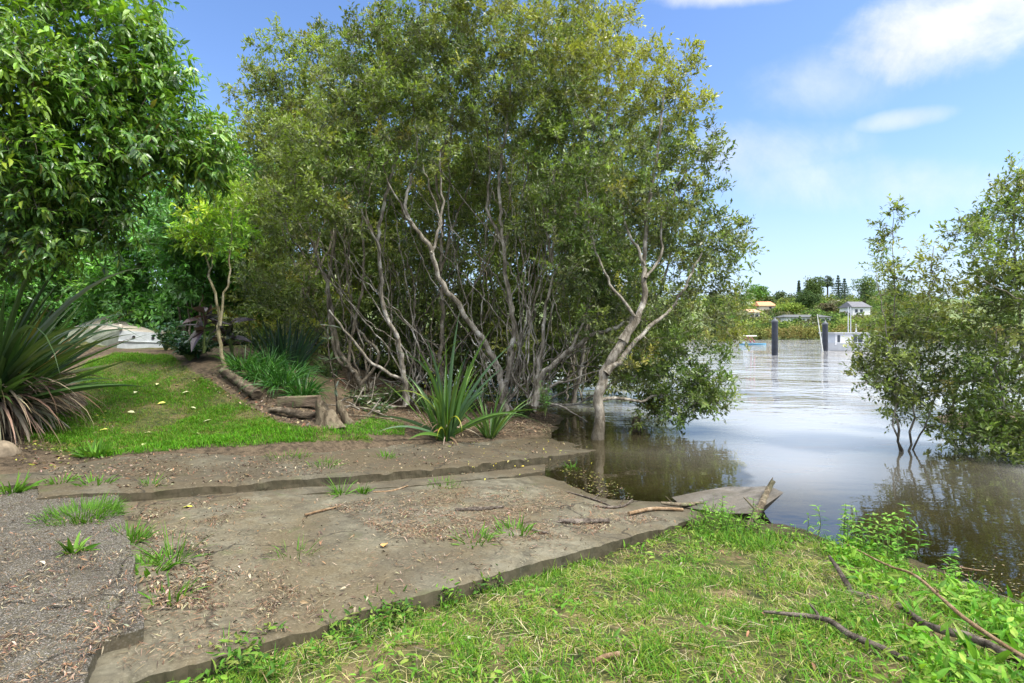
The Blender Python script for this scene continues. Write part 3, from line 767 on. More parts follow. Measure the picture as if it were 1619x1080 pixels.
tree('mangrove_sapling', 'tall leafy mangrove with one bare pale bough reaching over the water', 'mangrove sapling', MR,
     [L([(1640,742),(1630,660),(1620,560),(1610,450),(1605,360),(1608,290)], 8.2, 8.4, .06, .012), L([(1650,742),(1665,640),(1680,520),(1690,400)], 8.2, 8.6, .05, .012), L([(1690,520),(1640,490),(1590,462),(1545,436)], 8.0, 7.6, .02, .006), L([(1630,742),(1600,680),(1580,600),(1575,520)], 8.2, 8.0, .04, .01)],
     [(1608,300,8.4,24,42,.3,14),(1600,360,8.4,55,42,.5,30,GRN),(1645,330,8.5,60,60,.6,34),(1540,372,8.0,34,20,.3,10),(1590,430,8.3,55,50,.6,34),(1660,430,8.4,70,60,.7,34),(1600,520,8.2,55,50,.6,34),(1570,600,8.1,44,55,.5,26,GRN),
      (1620,620,8.1,55,55,.6,30),(1690,560,8.3,60,70,.6,30),(1600,685,8.0,60,48,.5,44,GRN),(1680,690,8.1,60,45,.5,30),(1560,690,8.2,40,32,.4,18),(1590,480,8.3,60,60,.6,26)], 303, leaf=(.08, .033), nshoot=7, sl=.25, lper=8, pal=PALER, twig=.01)

# big glossy broadleaf tree over the flax
BR = [(.064,.135,.018),(.046,.105,.018),(.105,.19,.02),(.15,.23,.02),(.028,.070,.020),(.20,.24,.03),(.26,.16,.03)]
BRW = [3, 3, 2.6, 1.8, 1.5, .5, .08]
BR_SHADE = (.022, .052, .016); BR_LIT = (.135, .24, .028)  # lit crown tops and shaded underside put into the leaf colour
tree('broadleaf_tree', 'large glossy broadleaf tree with drooping bright green leaves over the flax', 'tree', None,
     [L([(-60,640),(-40,540),(-10,430),(40,320),(80,200),(100,80)], 7.4, 6.6, .17, .05), L([(-10,430),(90,360),(190,300),(280,250)], 7.2, 7.4, .08, .02), L([(40,320),(140,240),(230,160)], 7, 7, .07, .02), L([(-40,540),(-120,400),(-160,250)], 7.2, 6.4, .1, .04), L([(40,320),(20,200),(-20,60)], 6.8, 5.9, .07, .03)],
     [(60,60,6.4,120,75,.9,64,BR_LIT),(170,70,6.8,80,60,.8,44,BR_LIT),(200,150,7,90,60,.8,50),(90,160,6.2,110,60,.8,56),(10,130,5.8,90,70,.7,44,BR_LIT),(290,210,7.3,60,50,.6,34,BR_LIT),(310,265,7.4,58,32,.5,26),
      (230,240,7,90,50,.7,46),(120,260,6.4,110,55,.7,50),(20,250,5.9,90,60,.7,44),(60,350,6.3,110,60,.7,46,BR_SHADE),(170,340,6.8,70,45,.6,28,BR_SHADE),(0,390,6.3,70,40,.6,18,BR_SHADE),(260,120,7.3,45,40,.5,18,BR_LIT),(-90,120,6,90,140,.9,40),(-120,330,6.4,90,120,.8,30),
      (150,-20,6.8,80,50,.8,30,BR_LIT),(40,-60,6.4,110,60,.9,36,BR_LIT),(110,400,6.6,60,18,.4,10,BR_LIT)], 401, bark=M_BARKD, lm=M_GLOSS,
     pal=(BR, BRW), leaf=(.105, .034), shape='long', nshoot=6, sl=.30, lper=10, droop=.55, upb=.25, bend=.35, jit=.3, colc=.42, palk=1.75)
# bright shrubs in the garden behind
SG = 'garden shrubs behind the lawn'
SH = [(.050,.120,.025),(.070,.160,.030),(.035,.085,.022),(.10,.20,.03),(.06,.12,.045)]
for k, (x, y, d, rx, ry, lab) in enumerate([(215,440,14.5,70,90,'light green garden shrub rising behind the upturned dinghy'), (300,430,13.5,60,95,'leafy green shrub behind the dark-leaved canna'), (130,460,16,80,70,'green shrub filling the gap above the flax tips'),
         (40,470,15,110,80,'dark green shrub behind the flax crown'), (380,400,15.5,60,110,'olive green shrub between the young tree and mangroves'), (265,330,17,110,90,'tall shrub mass beneath the glossy tree'), (60,505,17,120,45,'low hedge-like shrub behind the flax bush'), (230,500,15.5,70,42,'low green shrub right behind the dinghy bow'), (-90,430,13,110,110,'dense green shrub past the flax at the garden side')]):
    lim = [L([(x+rb.uniform(-12, 12), y+ry+rb.uniform(0, 20)), (x+a*.4*rx, y+.3*ry), (x+a*.8*rx, y-.5*ry)], d, d+rb.uniform(-.6, .6), .05, .012) for a in (-.9, -.3, .3, .9)]
    blo = [(x+rb.uniform(-.5, .5)*rx, y+(j/7-.5)*1.9*ry, d+rb.uniform(-.6, .6), rx*.75, ry*.36, .9, 30) for j in range(8)]
    tree('garden_shrub', lab, 'shrub', SG, lim, blo, 420+k, bark=M_BARKD, lm=M_GLOSS, palk=2.7, pal=(SH, [3, 2, 2, 1, 1]), leaf=(.15, .062), nshoot=7, sl=.38, lper=8, droop=.25, crown='foliage')
# trees closing off the garden further back
for k, (x, d, h, lab) in enumerate([(-21, 24, 9, 'tall dark tree at the far side of the garden'), (-15, 27, 8.5, 'broad tree standing behind the garden shrubs'), (-9, 28, 7, 'grey-green tree behind the mangrove thicket'), (-27, 20, 9, 'tall tree past the flax beyond the lawn')]):
    px = CX+F*x/d; by = HY+F*(CZ-1.6)/d; ty = by-F*h/d
    lim = [L([(px, by), (px+rb.uniform(-10, 10), by-(by-ty)*.3), (px+rb.uniform(-40, 40), ty+(by-ty)*.25)], d, d+rb.uniform(-1, 1), .16, .03) for _ in range(3)]
    blo = [(px+rb.uniform(-60, 60), ty+(by-ty)*(.08+.8*j/8), d+rb.uniform(-1.5, 1.5), 75, 48, 1.8, 30) for j in range(8)]
    tree('background_tree', lab, 'tree', 'trees closing off the garden', lim, blo, 440+k, bark=M_BARKD, pal=(SH if k != 2 else OLIVE, [3, 2, 2, 1, 1] if k != 2 else OLIVE_W), leaf=(.30, .14), nshoot=7, sl=.65, lper=8)
# the slim young tree at the lawn edge
YT = [(.15,.25,.03),(.20,.28,.035),(.10,.19,.03),(.28,.30,.035)]
tree('young_tree', 'slim young tree with a forked smooth tan trunk at the lawn edge', 'young tree', None,
     [L([(357,592),(351,560),(349,520),(343,490),(336,450),(325,410),(308,380)], 9.6, 9.8, .062, .022), L([(348,515),(352,475),(362,440),(364,400),(366,340),(360,300)], 9.6, 9.8, .04, .01), L([(330,430),(338,380),(340,330)], 9.7, 9.8, .02, .008)],
     [(355,310,9.8,38,36,.5,20,LIM),(330,350,9.7,42,34,.5,20),(372,360,9.9,30,40,.4,16),(300,372,9.6,30,16,.3,8,LIM),(345,395,9.7,34,14,.3,6)], 460, bark=M_BARKY, pal=(YT, [3, 2, 2, .6]), leaf=(.10, .034), nshoot=6, sl=.26, lper=9, droop=.15)
# ================================================================ flax and other low plants
def flax(name, label, base, n, Lr, Wr, elr, seed, pal, az0=0, azs=math.pi, droop=(.4, 1.6), spread=.18, dead=0, extra=(), group=None, deadlen=1.1, cat='flax plant', fold=.35, mat=None, dele=(-25, 35)):
    rng = np.random.default_rng(seed)
    root = thing(name, label, cat, base, group)
    mb = MB()
    az = az0+rng.uniform(-azs, azs, n); el = np.radians(rng.uniform(*elr, n))
    r = spread*rng.random(n)**.5
    B = np.array(base)+np.stack([np.cos(az)*r, np.sin(az)*r, 0*az-.03], 1)
    Ln = rng.uniform(*Lr, n)
    blades(mb, B, az+rng.normal(0, .25, n), el, Ln, rng.uniform(*Wr, n), rng.uniform(*droop, n)*(1.25-el/1.6), palette(rng, n, *pal, jit=.14), 9, fold, rng.normal(0, .7, n))
    for (px, py, d, w, dr, c) in extra:       # single blades whose reach shows in the photograph
        tip = P(px, py, d); v = tip-np.array(base); a = math.atan2(v[1], v[0]); hz = math.hypot(v[0], v[1]); Lx = np.linalg.norm(v)*(1.08+.06*dr)
        e = math.atan2(v[2], hz)+dr*.45
        blades(mb, [np.array(base)], [a], [e], [Lx], [w*1.6], [dr], [c], 10, fold, rng.choice([-1, 1], 1)*rng.uniform(.5, 1.2, 1))
    mb.build('foliage', mat or M_BLADE, root, base, smooth=False)
    if dead:
        mb = MB()
        az = az0+rng.uniform(-azs, azs, dead); el = np.radians(rng.uniform(*dele, dead))
        blades(mb, np.array(base)+np.stack([np.cos(az)*.15, np.sin(az)*.15, rng.uniform(0, .35, dead)], 1), az, el, rng.uniform(.5, 1, dead)*deadlen, rng.uniform(.02, .045, dead), rng.uniform(.6, 1.6, dead),
               palette(rng, dead, [(.22,.15,.09),(.30,.22,.14),(.13,.085,.055),(.38,.31,.21)], jit=.2), 7, .3, rng.normal(0, .7, dead))
        o = mb.build('dead_leaves', M_DRY, root, base, smooth=False)
    return root
FLX = ([(.075,.145,.035),(.11,.19,.04),(.045,.095,.028),(.16,.22,.10),(.21,.22,.05),(.16,.11,.05)], [3, 3, 2.4, 1, .6, .3])
g0 = on_ground(15, 668)
gl_ = (.13, .17, .12)
flax('flax_bush', 'large dark green flax bush with a skirt of dry brown leaves', [-7.15, 7.0, H1(-7.15, 7.0)+.42], 230, (1.2, 1.95), (.075, .125), (12, 80), 501, FLX, 0, math.pi, (.1, .65), .3, 420,
     [(216,461,6.0,.055,.7,gl_),(208,548,5.7,.05,.5,(.07,.12,.035)),(212,578,5.6,.045,.9,gl_),(200,545,6.2,.05,.35,(.06,.10,.03)),(190,520,6.4,.045,.6,gl_),(160,470,6.2,.05,.8,(.09,.13,.05)),(95,655,5.3,.055,1.6,(.05,.09,.03)),
      (205,500,6.1,.03,.1,(.24,.16,.07)),(180,505,6.1,.03,.2,(.28,.17,.08)),(150,560,5.5,.05,.7,(.06,.10,.03)),(165,610,5.6,.04,.9,(.07,.10,.04)),(130,440,6.2,.055,.5,(.05,.09,.03)),(60,420,6,.06,.4,(.06,.11,.03)),(100,430,6.4,.055,.4,(.045,.08,.03))], dele=(-45, 15), deadlen=1.6)
fb = on_ground(705, 694)
YF = (.30, .32, .03); GF = (.10, .20, .035); BF = (.085, .16, .075)
flax('flax_bush', 'young pale green flax with yellowing folded leaves on the path edge', fb, 40, (.8, 1.5), (.06, .095), (45, 86), 502, ([(.10,.20,.05),(.14,.26,.045),(.08,.15,.06),(.20,.30,.05)], [3, 3, 2, 1]), -1.57, math.pi, (.2, 1.2), .14, 14,
     [(727,505,8.5,.05,.15,BF),(705,540,8.4,.05,.1,GF),(742,560,8.6,.055,.2,BF),(778,530,8.5,.05,.3,GF),(758,545,8.2,.05,1.9,GF),(655,560,8.4,.055,.45,GF),(672,545,8.5,.05,.3,BF),(600,570,8.3,.06,1.4,BF),(810,555,8.6,.055,.4,BF),
      (795,590,8.6,.05,.4,BF),(640,655,7.9,.06,2.3,(.16,.26,.05)),(604,640,8.2,.05,1.7,(.20,.25,.04)),(590,668,8.1,.055,.6,BF),(605,690,7.9,.05,.7,BF),(650,700,7.8,.05,.6,GF),(737,708,7.9,.035,2.6,YF),(690,708,7.9,.035,1.7,YF),(868,702,8.1,.04,1.2,BF),
      (855,660,8.4,.045,.6,GF),(830,672,8.2,.04,.9,GF),(640,600,8.5,.04,.5,(.08,.14,.06)),(720,600,8.5,.05,.1,GF),(690,580,8.6,.045,.1,BF)], deadlen=.55)
flax('flax_bush', 'upright bright flax fan without yellow leaves beside the young pale flax', on_ground(775, 692), 34, (.45, 1.15), (.04, .065), (42, 88), 503, ([(.08,.16,.04),(.12,.22,.04)], [1, 1]), 0, math.pi, (.5, 1.4), .08, 0)
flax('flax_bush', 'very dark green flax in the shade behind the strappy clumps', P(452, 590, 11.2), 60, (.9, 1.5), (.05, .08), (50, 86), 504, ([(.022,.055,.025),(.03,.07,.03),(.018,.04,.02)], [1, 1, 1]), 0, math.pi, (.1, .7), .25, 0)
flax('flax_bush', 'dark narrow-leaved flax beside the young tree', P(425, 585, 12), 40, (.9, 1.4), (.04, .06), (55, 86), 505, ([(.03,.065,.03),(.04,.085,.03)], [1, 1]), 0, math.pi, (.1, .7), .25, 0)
LIL = ([(.035,.12,.018),(.05,.16,.022),(.025,.085,.018),(.08,.21,.025)], [2, 3, 2, 1])
for k, (px, py, d, lab) in enumerate([(385,598,9.9,'bright green strappy clump beside the young tree trunk'), (415,600,9.6,'bright green strappy clump at the middle of the bed'), (445,612,9.4,'bright green strappy clump above the square timber'), (478,618,9.2,'bright green strappy clump nearest the tree stump'),
                                      (425,578,10.4,'bright green strappy clump at the back of the bed'), (465,592,10.2,'bright green strappy clump before the dark flax')]):
    b = P(px, py, d); b[2] = H1(b[0], b[1])+.08
    flax('lily_clump', lab, b, 230, (.3, .65), (.014, .026), (5, 80), 510+k, LIL, 0, math.pi, (1.0, 2.3), .22, 0, group='strappy green clumps in the bed', cat='lily clump', fold=.2)
UG = ([(.05,.10,.03),(.035,.075,.025),(.08,.13,.035)], [2, 2, 1])
# canna with broad dark leaves, dark low shrub
M_STALK = plain_mat('green_stalk', (.13, .17, .05), .6, .3, .3, 12)
def broad(name, label, cat, base, n, size, asp, spread, hgt, pal, seed, group=None, stems=True, el=(10, 80), mat=None, shape='long', bend=.3, up=.3):
    """a leafy plant: stems with leaves of its own spread around them"""
    rng = np.random.default_rng(seed)
    root = thing(name, label, cat, base, group)
    mb, sm = MB(), MB()
    ns = max(3, n//9)
    u = unit(rng.normal(0, 1, (ns, 3))); tip = np.array(base)+np.stack([u[:, 0]*spread, u[:, 1]*spread, hgt*(.45+.55*rng.random(ns))], 1)
    si = rng.integers(0, ns, n); tt = rng.uniform(.3, 1, n)[:, None]
    B = np.array(base)*(1-tt)+tip[si]*tt+np.array([0, 0, .0])
    D = unit(rng.normal(0, 1, (n, 3))*np.array([1, 1, .35])+u[si]*.6*np.array([1, 1, 0])+np.array([0, 0, up]))
    N = unit(rng.normal(0, .35, (n, 3))+np.array([0, 0, 1]))
    Ls = size*rng.uniform(.55, 1.2, n)
    leaves(mb, B, D, N, Ls, Ls*asp, palette(rng, n, *pal, jit=.16), shape, bend)
    mb.build('foliage', mat or M_LEAF, root, base, smooth=False)
    if stems:
        for i in range(ns):
            m = (np.array(base)+tip[i])/2+np.array([0, 0, .12*hgt])
            tube(sm, np.array([np.array(base)-[0, 0, .03], m, tip[i]]), [size*.05+.002, size*.04+.0015, .0015], 4)
        sm.build('stem', M_STALK, root, base)
    return root
broad('canna_plant', 'dark purple broad-leaved canna behind the young tree', 'canna', P(322, 556, 10.4)*1.0, 26, .50, .34, .35, .95, ([(.035,.022,.028),(.055,.03,.035),(.07,.05,.03),(.05,.06,.05)], [3, 2, 1, 1]), 521, bend=.4, up=.7)
broad('canna_plant', 'second purple canna half hidden behind the forked trunk', 'canna', P(368, 560, 10.8), 22, .45, .32, .3, .85, ([(.04,.03,.04),(.06,.05,.06),(.05,.06,.05)], [3, 2, 1]), 522, bend=.4, up=.7)
b_ = P(300, 572, 10.6); b_[2] = H1(b_[0], b_[1])
broad('low_shrub', 'low dark green shrub at the corner of the upturned dinghy', 'shrub', b_, 700, .11, .6, .55, .62, ([(.03,.09,.035),(.045,.12,.04),(.02,.06,.03)], [2, 2, 2]), 523, mat=M_GLOSS)
b_ = P(262, 565, 11.6); b_[2] = H1(b_[0], b_[1])
broad('low_shrub', 'small dark shrub tucked behind the dinghy transom', 'shrub', b_, 300, .11, .6, .4, .7, ([(.03,.09,.035),(.045,.12,.04),(.02,.06,.03)], [2, 2, 2]), 524, mat=M_GLOSS)
# sapling with grey-pink leaves growing by the stump
b_ = on_ground(533, 655)
rt = thing('shrub_seedling', 'thin grey-leaved seedling with a few reddish leaves beside the stump', 'seedling', b_)
mb, sm = MB(), MB(); rng = np.random.default_rng(530)
st = spline(np.array([b_, P(530, 610, 7.9), P(520, 560, 7.8), P(519, 515, 7.8)]), .1); tube(sm, st, np.linspace(.014, .004, len(st)), 5)
for q_ in (.45, .6, .75, .9, 1):
    p = st[int(q_*(len(st)-1))]; k = 7
    leaves(mb, np.repeat(p[None], k, 0), rng.normal(0, 1, (k, 3))*[1, 1, .4]+[0, 0, .25], np.tile([0, 0, 1.], (k, 1))+rng.normal(0, .3, (k, 3)), rng.uniform(.12, .24, k), rng.uniform(.025, .04, k), palette(rng, k, [(.13,.16,.11),(.09,.13,.08),(.32,.14,.12)], [3, 3, 1]), 'long', .3)
mb.build('foliage', M_LEAF, rt, b_, smooth=False); sm.build('stem', M_STICK, rt, b_)
# low leafy growth on the grove floor
for k, (px, py, d, n, sp, hg, lab) in enumerate([(575,640,10.6,260,.45,.45,'low leafy undergrowth plant behind the tree stump'), (620,628,11.6,300,.5,.5,'low leafy undergrowth plant at the wavering stem'), (675,640,11.4,260,.45,.45,'low leafy undergrowth plant behind the young flax'), (745,635,11.8,280,.5,.5,'low leafy undergrowth plant before the leaning trunk foot'),
        (520,610,11.6,280,.5,.55,'low leafy undergrowth plant among the crooked dark stems'), (830,645,11.4,200,.4,.4,'low leafy undergrowth plant by the twin stems at the water'), (600,665,9.6,160,.35,.28,'small leafy plant between stump and young flax')]):
    b_ = P(px, py, d); b_[2] = H1(b_[0], b_[1])
    broad('undergrowth_plant', lab, 'plant', b_, n, .10, .38, sp, hg, UG, 560+k, group='low plants on the grove floor')
# upright green sprout growing on the mangrove foot
broad('leafy_sprout', 'bright green leafy sprout at the foot of the twin-stemmed mangrove', 'sprout', P(862, 655, 9.8), 120, .085, .3, .12, .65, ([(.06,.17,.03),(.09,.22,.03)], [1, 1]), 531, up=.5)

# ================================================================ logs, stump, timber, rock, post, sticks
def wood(name, label, cat, path, rad, mat, seed, sides=12, rough=.08, group=None, forks=(), step=.06):
    rng = np.random.default_rng(seed)
    path = np.array(path, float); rad = np.broadcast_to(np.asarray(rad, float), (len(path),))
    s = spline(np.column_stack([path, rad]), step)
    o = s[0, :3].copy()
    s[1:-1, :3] += rng.normal(0, .06, (len(s)-2, 3))*s[1:-1, 3:4]*1.2
    mb = MB(); tube(mb, s[:, :3], np.maximum(s[:, 3]*(1+rng.normal(0, .05, len(s))), .002), sides, cap=True, rough=rough, rng=rng)
    for (k, v, r) in forks:
        a = s[int(k*(len(s)-1))]
        e = a[:3]+np.array(v); m = (a[:3]+e)/2+rng.normal(0, .01, 3)
        tube(mb, np.array([a[:3], m, e]), [r, r*.8, r*.45], 6, cap=True)
    ob = mb.build(name, mat, None, o)
    return tag(ob, label, cat, group)
def gp(px, py, up=0.0):
    p = on_ground(px, py); p[2] += up; return p
wood('log', 'thick weathered log lying along the lawn edge below the young tree', 'log', [gp(352, 594, .10), gp(378, 612, .10), gp(406, 634, .10)], [.075, .085, .085], M_LOG, 601, 14, .06)
wood('log', 'thin pale root lying over the soil beside the weathered log', 'root', [gp(355, 585, .05), gp(380, 594, .06), gp(402, 602, .04)], [.05, .04, .03], M_BARKY, 602, 8, .06)
wood('log', 'split dark driftwood log lying before the square timber', 'log', [gp(426, 652, .05), gp(455, 658, .07), gp(480, 662, .06), gp(504, 660, .06)], [.03, .055, .05, .04], M_LOG, 603, 9, .22)
# stump: broken, grooved, leaning
b_ = gp(521, 669, -.05); rng = np.random.default_rng(604)
ns_, nr_ = 40, 9
a = np.arange(ns_)/ns_*2*math.pi
gro = np.abs(np.sin(a*5.5+1))*.16+rng.normal(0, .07, ns_)
rows = []
for i in range(nr_):
    tt = i/(nr_-1)
    r = (.175-.05*tt+.05*(1-tt)**4)*(1-gro*(.45+.4*(1-tt)))
    top = .30+.05*np.cos(a*3+.5)+rng.normal(0, .018, ns_)-.07*np.cos(a)
    rows.append(np.stack([b_[0]+np.cos(a)*r*1.15-.09*tt, b_[1]+np.sin(a)*r*.9+.02*tt, b_[2]+top*tt], 1))
mb = MB(); v = np.concatenate(rows)
i = np.arange(nr_-1)[:, None]*ns_; j = np.arange(ns_)[None]; k = (j+1) % ns_
mb.add(v, [np.stack([i+j, i+k, i+ns_+k, i+ns_+j], -1).reshape(-1, 4)])
tp_ = rows[-1].copy(); inn = tp_.mean(0)+(tp_-tp_.mean(0))*.6; inn[:, 2] -= .05
mb.add(np.vstack([tp_, inn]), [np.stack([np.arange(ns_), (np.arange(ns_)+1) % ns_, ns_+(np.arange(ns_)+1) % ns_, ns_+np.arange(ns_)], 1)]); mb.ngon(inn)
tag(mb.build('tree_stump', M_STUMP, None, b_), 'short grooved tree stump standing where lawn meets path', 'tree stump')
wood('stump_fragment', 'mossy slab of split wood leaning against the grooved stump', 'wood', [gp(549, 670, 0), gp(543, 668, .12), gp(535, 664, .30)], [.085, .07, .045], M_STUMP, 605, 9, .2)
# square timber edging
def beam(name, label, cat, a, b, w_, h_, mat, seed):
    a, b = np.array(a), np.array(b); n = 14; rng = np.random.default_rng(seed)
    d = unit(b-a); s = unit(np.cross(d, [0, 0, 1])); u = np.cross(s, d)
    mb = MB(); prof = [(-1, -1), (1, -1), (1, .86), (.86, 1), (-.86, 1), (-1, .86)]
    rows = []
    for i in range(n):
        p = a+(b-a)*i/(n-1)
        rows.append(np.array([p+s*x*w_/2*(1+rng.normal(0, .03))+u*z*h_/2*(1+rng.normal(0, .03)) for x, z in prof]))
    m_ = len(prof); v = np.concatenate(rows)
    i = np.arange(n-1)[:, None]*m_; j = np.arange(m_)[None]; k = (j+1) % m_
    mb.add(v, [np.stack([i+j, i+k, i+m_+k, i+m_+j], -1).reshape(-1, 4)]); mb.ngon(rows[-1]); mb.ngon(rows[0][::-1])
    return tag(mb.build(name, mat, None, a, smooth=False), label, cat)
beam('timber_beam', 'square weathered timber edging the planted bed above the stump', 'timber', gp(442, 640, .05), gp(505, 648, .16), .14, .17, M_TIMBER, 606)
# rock at the flax foot
b_ = gp(-12, 722); rng = np.random.default_rng(607); mb = MB()
aa, bb = np.meshgrid(np.linspace(0, 2*math.pi, 25)[:-1], np.linspace(-1.2, 1.45, 13)); 
dv = np.stack([np.cos(aa)*np.cos(bb), np.sin(aa)*np.cos(bb), np.sin(bb)], -1).reshape(-1, 3)
rr = 1+.32*(vnoise(dv[:, 0]*1.1+dv[:, 2], dv[:, 1]*1.1-dv[:, 2], 1.6, 4)-.5)+.10*(vnoise(dv[:, 0]+dv[:, 2], dv[:, 1], 7, 8)-.5)
v = b_+dv*rr[:, None]*np.array([.24, .20, .17])+[-.10, .12, -.02]
i = np.arange(12)[:, None]*24; j = np.arange(24)[None]; k = (j+1) % 24
mb.add(v, [np.stack([i+j, i+k, i+24+k, i+24+j], -1).reshape(-1, 4)]); mb.ngon(v[-24:])
tag(mb.build('rock', plain_mat('rock', (.22, .175, .12), .9, .1, .45, 6, bump=.8), None, b_), 'rounded pale brown rock under the dry flax leaves', 'rock')
wood('post', 'short wooden post standing in the water beside the forked mangrove', 'post', [G(1006, 694, -.25), G(1006, 682, .0), P(1005, 661, 10.2)], [.085, .085, .08], M_STUMP, 608, 14, .03)
# broken slab lying out over the water at the ramp's end
pts = [(1062,786,.035),(1110,776,.07),(1152,769,.10),(1190,770,.14),(1216,768,.20),(1239,779,.235),(1216,795,.17),(1192,812,.10),(1150,812,.06),(1080,802,.03)]
top = np.array([G(x, y, z) for x, y, z in pts]); cen = top.mean(0); nb_ = len(top)
bot = cen+(top-cen)*.72-[.0, 0, .17]; bot[5] += [-.16, .05, .0]
mb = MB(); mb.ngon(top); ii = np.arange(nb_); jj = (ii+1) % nb_
mb.add(np.vstack([top, bot]), [np.stack([ii, nb_+ii, nb_+jj, jj], 1)]); mb.ngon(bot[::-1])
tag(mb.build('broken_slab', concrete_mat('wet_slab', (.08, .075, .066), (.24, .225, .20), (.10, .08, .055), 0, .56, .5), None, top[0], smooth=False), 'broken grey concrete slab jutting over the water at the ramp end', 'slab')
wood('branch', 'lichened grey branch leaning on the broken slab', 'branch', [gp(1182, 840, .0), G(1190, 822, .09), G(1203, 800, .16), P(1213, 778, 5.75), P(1223, 760, 5.8)], [.03, .03, .032, .03, .024], M_STUMP, 609, 8, .12, forks=[(.35, (-.1, .1, .12), .012), (.95, (.03, .02, .07), .01)])
SK = 'sticks lying on the boat ramp'
def rs(pts, off=.012): return [RP(x, y, off) for x, y in pts]
wood('stick', 'broken piece of grey driftwood lying across the ramp', 'stick', rs([(884,822), (905,825), (930,824), (963,823)], .02), [.012, .028, .026, .02], M_STICK, 611, 8, .2, SK, [(.2, (-.25, .05, .0), .012)], .03)
wood('stick', 'smooth tan stick at the water edge of the ramp', 'stick', rs([(994,812), (1020,806), (1045,804), (1080,806)], .03), [.018, .02, .02, .018], M_TANSTICK, 612, 8, .08, SK)
wood('stick', 'crooked dark twig curling beside the shallow water', 'stick', rs([(895,777), (925,785), (950,793), (965,800)], -.01), [.008, .013, .013, .008], M_STICK, 613, 6, .1, SK, [(.6, (.15, .25, .03), .008)])
wood('stick', 'crooked forked twig half in the shallow water', 'stick', rs([(938,799), (960,802), (985,800), (1000,790)], .0), [.011, .013, .012, .008], M_STICK, 614, 6, .1, SK, [(.5, (.1, .15, .05), .008), (.8, (.12, -.05, .04), .006)])
wood('stick', 'flat dark bark strip in the middle of the ramp', 'stick', rs([(720,806), (745,805), (770,804), (797,801)], .015), [.012, .022, .022, .01], M_STICK, 615, 7, .3, SK)
wood('stick', 'thin straight tan stick near the kerb', 'stick', rs([(482,814), (505,808), (538,800)], .012), [.011, .011, .008], M_TANSTICK, 616, 6, .08, SK)
wood('stick', 'long thin stick beside the raised concrete kerb', 'stick', rs([(590,778), (620,776), (645,768)], .015), [.009, .011, .008], M_TANSTICK, 617, 6, .08, SK)
wood('stick', 'pile of pale driftwood at the broken slab', 'stick', rs([(1045,795), (1075,798), (1110,796), (1130,800)], .05), [.014, .022, .02, .012], M_STUMP, 618, 8, .2, SK, [(.3, (-.12, .12, .05), .01), (.6, (.1, -.1, .04), .01)])
wood('stick', 'short dark stick by the clipped weed pile', 'stick', rs([(838,836), (850,840), (866,843)], .015), [.01, .015, .01], M_STICK, 619, 6, .2, SK)
SB = 'fallen branches lying on the grass bank'
wood('branch', 'dark curved fallen branch lying on the cut grass', 'branch', [gp(1207, 980, .05), gp(1260, 988, .06), gp(1310, 1000, .07), gp(1345, 1022, .06), gp(1395, 1040, .05), gp(1445, 1055, .02)], [.009, .012, .015, .017, .017, .014], M_STICK, 621, 10, .07, SB, [(.42, (-.03, .05, .06), .011)])
wood('branch', 'long thin tan branch slanting through the broad-leaved weeds', 'branch', [gp(1335, 873, .08), gp(1400, 917, .12), gp(1445, 945, .16), gp(1490, 995, .18), gp(1525, 1030, .18), gp(1570, 1052, .14), gp(1640, 1085, .10)], [.006, .008, .009, .010, .011, .011, .011], M_TANSTICK, 622, 8, .07, SB, [(.33, (.03, .03, -.05), .006), (.7, (-.02, .0, .04), .008)])
wood('branch', 'thick black rotting branch under the tan one', 'branch', [gp(1420, 965, .04), gp(1470, 1002, .04), gp(1530, 1020, .05), gp(1580, 1045, .05), gp(1650, 1075, .05)], [.014, .02, .02, .024, .024], M_STICK, 623, 10, .15, SB)
wood('branch', 'short broken dark stub poking up from the weeds', 'branch', [gp(1312, 900, .10), gp(1330, 925, .08), gp(1350, 945, .02)], [.012, .018, .022], M_STICK, 624, 9, .12, SB)
wood('branch', 'dark rotten log piece between grass and weeds', 'branch', [gp(1330, 940, .02), gp(1360, 950, .04), gp(1395, 958, .03)], [.016, .022, .016], M_STICK, 625, 9, .15, SB)
wood('branch', 'short pale cut stick lying in the short grass', 'stick', [gp(936, 1056, .03), gp(955, 1050, .04), gp(980, 1043, .03)], [.009, .012, .013], M_TANSTICK, 626, 8, .1, SB)
wood('branch', 'pale dead reed lying along the shallow water edge', 'reed', [gp(1520, 905, .04), gp(1570, 915, .05), gp(1640, 930, .05)], [.006, .006, .005], M_TANSTICK, 627, 5, .1, SB)
wood('branch', 'dark waterlogged stick at the muddy shore', 'stick', [gp(1525, 930, .03), gp(1570, 945, .03), gp(1640, 968, .03)], [.012, .014, .012], M_STICK, 628, 7, .12, SB)
wood('branch', 'long bare root trailing from stump towards the young flax', 'root', [gp(540, 655, .05), gp(552, 662, .06), gp(585, 664, .06), gp(640, 670, .05)], [.03, .018, .014, .010], M_STUMP, 629, 7, .1, None)
# dead branches heaped behind the stump
rng = np.random.default_rng(630)
for k in range(30):
    x, y = rng.uniform(545, 640+8*k), rng.uniform(612, 660)
    p = gp(x, y, .06); dz = rng.normal(0, 1, 3)*[.5, .35, .12]
    wood('dead_branch', 'bare grey dead branch on the mangrove grove floor', 'branch', [p-dz*.6, p+rng.normal(0, .05, 3)+[0, 0, .08], p+dz*.7+[0, 0, .1]], [.016, .018, .008], M_BARK, 640+k, 6, .12, 'dead branches on the grove floor', [(.5, tuple(rng.normal(0, .2, 3)+[0, 0, .15]), .008)])
